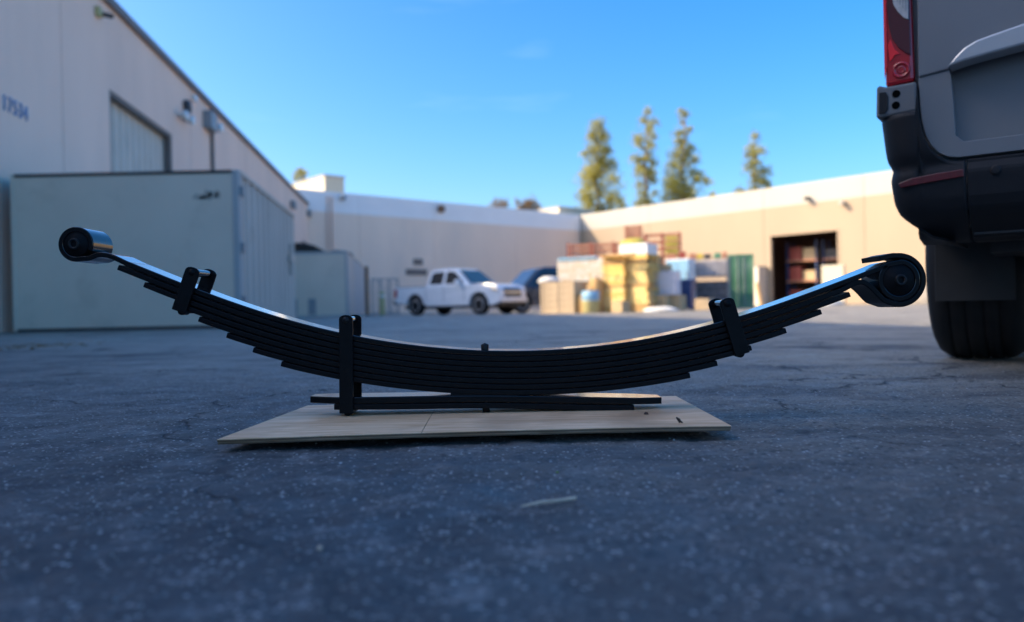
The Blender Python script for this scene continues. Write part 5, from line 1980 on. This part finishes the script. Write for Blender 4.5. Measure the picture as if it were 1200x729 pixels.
# flat helper leaves below
hu = np.array([sp(361, 469.6), sp(430, 469.2), sp(568, 467.4), sp(700, 469.4), sp(777, 470.6)])
hl = np.array([sp(391.5, 477.2), sp(480, 476.6), sp(568, 475.6), sp(660, 477.2), sp(743, 478.4)])
u_ = sweep(smooth_curve(hu, 60), 8.8 * PX * 0.9, 'helper_leaf', M['eyepaint'], spr, taper0=0.55, taper1=0.6, endlen=0.05)
sweep(smooth_curve(hl, 60), 6.6 * PX, 'helper_leaf', M['black'], spr)
# spacer between the arched pack and the helper leaves
zc0, zc1 = sp(568, 466)[1] - ZB, sp(568, 459.5)[1] - ZB
MB().prism([(sp(528, 463)[0], zc0), (sp(607, 463)[0], zc0), (sp(607, 463)[0], zc1), (sp(528, 463)[0], zc1)], 'y', 0.001, SW - 0.001).build('spacer', M['black'], spr, 0.002)
# centre bolt
cbx = sp(568, 410)[0]
cz = [sp(568, y_)[1] - ZB for y_ in (402.5, 405, 409.5, 416, 484.0, 470)]
bm_ = MB()
bm_.lathe([(0.001, cz[0] + 0.0005), (4.0 * PX, cz[0] - .002), (4.7 * PX, cz[1]), (4.4 * PX, cz[2]), (4.4 * PX, cz[3])], 20, 'z', (cbx, SW / 2 - 0.028, 0))
bm_.build('centre_bolt_head', M['bolt'], spr)
MB().lathe([(4.2 * PX, cz[5]), (4.2 * PX, 0.0), (0.001, 0.0)], 20, 'z', (cbx, 0.008, 0)).build('centre_bolt_nut', M['black'], spr)


def bushing(cx, cz_, ro, name):
    o = MB().lathe([(0.008, -0.0045), (ro * .30, -0.0045), (ro * .34, -0.0030), (ro * .52, -0.0035), (ro * .56, -0.0010), (ro * .72, -0.0015), (ro * .76, 0.0012), (ro * .97, 0.0010), (ro, 0.004),
                    (ro, SW - 0.004), (ro * .76, SW + 0.003), (ro * .5, SW + 0.004), (0.008, SW + 0.004)], 40, 'y', (cx, 0, cz_)).build(name, M['rubber'], spr)
    MB().lathe([(0.0062, -0.001), (0.0064, -0.0080), (0.0108, -0.0080), (0.0112, -0.0040), (0.0112, SW + 0.006), (0.0062, SW + 0.008), (0.0060, 0.02)], 28, 'y', (cx, 0, cz_)).build('sleeve', M['bolt'], o)
    return o


bushing(ec[0], ec[1] - ZB, rad_o - LT * 1.0, 'eye_bushing')
bushing(rec[0], rec[1] - ZB, 24.6 * PX - LT, 'eye_bushing')


def clip(tp_, bt_, wpx, label=None, bolt_top=True, light=False):
    """strap clip: near and far straps, bolt and spacer tube on top, bar and rivet below"""
    a, b = sp(*tp_), sp(*bt_)
    ax = (a - b) / np.linalg.norm(a - b)
    sd_ = np.array([ax[1], -ax[0]])
    hw_ = wpx * PX / 2
    o = bpy.data.objects.new('clip', None)
    COL.objects.link(o)
    o.parent = spr
    if label:
        o['label'] = label
    ln_ = np.linalg.norm(a - b)
    prof = [(-hw_, 0.0), (hw_, 0.0)]
    for k in range(9):
        t_ = math.pi * k / 8
        prof.append((hw_ * math.cos(t_), ln_ - hw_ * 0.62 + hw_ * 0.62 * math.sin(t_)))
    def put(q):
        w = b + sd_ * q[0] + ax * q[1]
        return (w[0], w[1] - ZB)
    poly = [put(q) for q in prof]
    MB().prism(poly, 'y', -0.0075, -0.0015).build('strap', M['black'], o, 0.0012)
    MB().prism(poly, 'y', SW + 0.0015, SW + 0.0075).build('strap', M['black'], o, 0.0012)
    MB().prism([put(q) for q in ((-hw_, -0.0035), (hw_, -0.0035), (hw_, 0.0025), (-hw_, 0.0025))], 'y', -0.0075, SW + 0.0075).build('bottom_bar', M['black'], o, 0.0012)
    tc_ = put((0, ln_ - hw_ * 0.75))
    MB().tube([(tc_[0], -0.001, tc_[1]), (tc_[0], SW + 0.001, tc_[1])], hw_ * 0.52, 16).build('spacer_tube', M['eyepaint'], o)
    MB().lathe([(0.001, -0.0105), (hw_ * .40, -0.0100), (hw_ * .5, -0.0078)], 14, 'y', (tc_[0], 0, tc_[1])).build('bolt_head', M['black'] if not light else M['bolt'], o)
    bc_ = put((0, -0.0030))
    v_ = [bc_]
    nb = MB()
    ring_ = []
    for k in range(9):
        t_ = math.pi * k / 8
        ring_.append(put((hw_ * .55 * math.cos(t_), -0.0036 - hw_ * .50 * math.sin(t_))))
    nb.prism(ring_, 'y', SW / 2 - 0.032, SW / 2 - 0.008)
    nb.build('rivet', M['black'], o, 0.001)
    return o


clip((228.5, 313.5), (211.5, 363.0), 17.0, 'left rebound clip, leaning with the leaves')
clip((406.0, 369.0), (406.5, 482.0), 16.0, 'long upright clip reaching the helper leaves', light=True)
clip((849.5, 349.5), (868.5, 413.0), 17.5, 'right rebound clip, leaning with the leaves')

# ------------------------------------------------------------------ litter
tw_ = on_z(611, 593.5, 0.004)
tw2 = on_z(675, 583.5, 0.006)
tw = MB().tube([tw_, tw_.lerp(tw2, .35) + Vector((0, 0, .0012)), tw_.lerp(tw2, .7), tw2], [0.0011, 0.0022, 0.0019, 0.0022], 8).build('dry_twig', M['twig'])
tag(tw, 'short pale dry twig lying on the asphalt in front of the board', 'twig')
pp = on_z(375, 641, 0.002)


def chip(name, p_, sx, sy, sz, m_, label, cat, seed):
    rr = random.Random(seed)
    mb = MB()
    n = 7
    lo = [(sx * math.cos(2 * math.pi * i / n) * rr.uniform(.7, 1.1), sy * math.sin(2 * math.pi * i / n) * rr.uniform(.7, 1.1), 0) for i in range(n)]
    hi = [(x_ * .6, y_ * .6, sz * rr.uniform(.7, 1.1)) for x_, y_, _ in lo]
    mb.add(lo + hi, [tuple(range(n))[::-1], tuple(range(n, 2 * n))] + [(i, (i + 1) % n, n + (i + 1) % n, n + i) for i in range(n)])
    o = mb.build(name, m_)
    o.location = p_
    return tag(o, label, cat)


chip('pebble', (pp.x, pp.y, 0.0), 0.0035, 0.003, 0.003, M['twig'], 'tiny pale pebble on the asphalt at lower left', 'pebble', 1)
p_ = on_z(797, 496, ZB)
ch = MB().tube([(p_.x, p_.y, ZB + .001), (p_.x - .002, p_.y, ZB + .006), (p_.x - .006, p_.y + .002, ZB + .010)], [0.002, 0.0028, 0.0012], 6)
ch.tube([(p_.x + .004, p_.y, ZB + .0005), (p_.x - .001, p_.y, ZB + .005)], [0.0012, 0.002], 6)
tag(ch.build('bark_chip', M['debris']), 'dark forked bark chip on the right front of the board', 'bark chip')
p_ = on_z(757, 485, ZB)
chip('bark_chip', (p_.x, p_.y, ZB - .001), 0.005, 0.004, 0.004, M['debris'], 'small dark crumb on the board below the helper leaf tip', 'bark chip', 2)
p_ = on_z(653, 553, 0.001)
chip('leaf_scrap', (p_.x, p_.y, 0.0), 0.003, 0.002, 0.002, M['leafgreen'], 'tiny green leaf scrap on the asphalt below the board', 'leaf scrap', 3)
# dry leaves blown along the container foot
V, Fc = [], []
for _ in range(150):
    x_, y_ = rng.normal(-3.75, 0.22), rng.normal(5.9, 0.35)
    s_ = rng.uniform(0.012, 0.03)
    a = rng.uniform(0, 6.28)
    k0 = len(V)
    t_ = rng.uniform(-.01, .012, 4)
    for i in range(4):
        w_ = 1.0 if i % 2 == 0 else 0.45
        V.append((x_ + s_ * w_ * math.cos(a + i * 1.57), y_ + s_ * w_ * math.sin(a + i * 1.57), 0.008 + t_[i] * .6))
    Fc.append((k0, k0 + 1, k0 + 2, k0 + 3))
ll = MB().add(V, Fc).build('dry_leaves', M['leafbrown'], recalc=False)
ll['kind'] = 'stuff'
ll['label'] = 'scattered dry brown leaves on the asphalt at far left'
ll['category'] = 'leaves'
# loose grit
gm = MB()
V, Fc = [], []
for _ in range(3200):
    y_ = 0.45 + 2.4 * rng.random() ** 1.3
    x_ = (rng.random() * 2 - 1) * (0.72 * y_ + 0.1)
    s_ = 0.0007 + 0.0024 * rng.random() ** 3
    k0 = len(V)
    a = rng.uniform(0, 6.28)
    iy_, ix_ = min(np.searchsorted(gys, y_), ny - 1), min(np.searchsorted(gxs, x_), nx - 1)
    z_ = GZ[iy_, ix_]
    for i in range(4):
        V.append((x_ + s_ * math.cos(a + i * 1.57) * rng.uniform(.6, 1.3), y_ + s_ * math.sin(a + i * 1.57) * rng.uniform(.6, 1.3), z_ - 0.001))
    for i in range(4):
        V.append((x_ + .6 * s_ * math.cos(a + i * 1.57 + .4), y_ + .6 * s_ * math.sin(a + i * 1.57 + .4), z_ + s_ * rng.uniform(.25, .6)))
    Fc += [(k0 + 4, k0 + 5, k0 + 6, k0 + 7)] + [(k0 + i, k0 + (i + 1) % 4, k0 + 4 + (i + 1) % 4, k0 + 4 + i) for i in range(4)]
gm.add(V, Fc)
go = gm.build('grit', M['grit'], recalc=False)
go['kind'] = 'stuff'
go['label'] = 'loose pale grit scattered over the asphalt'
go['category'] = 'grit'
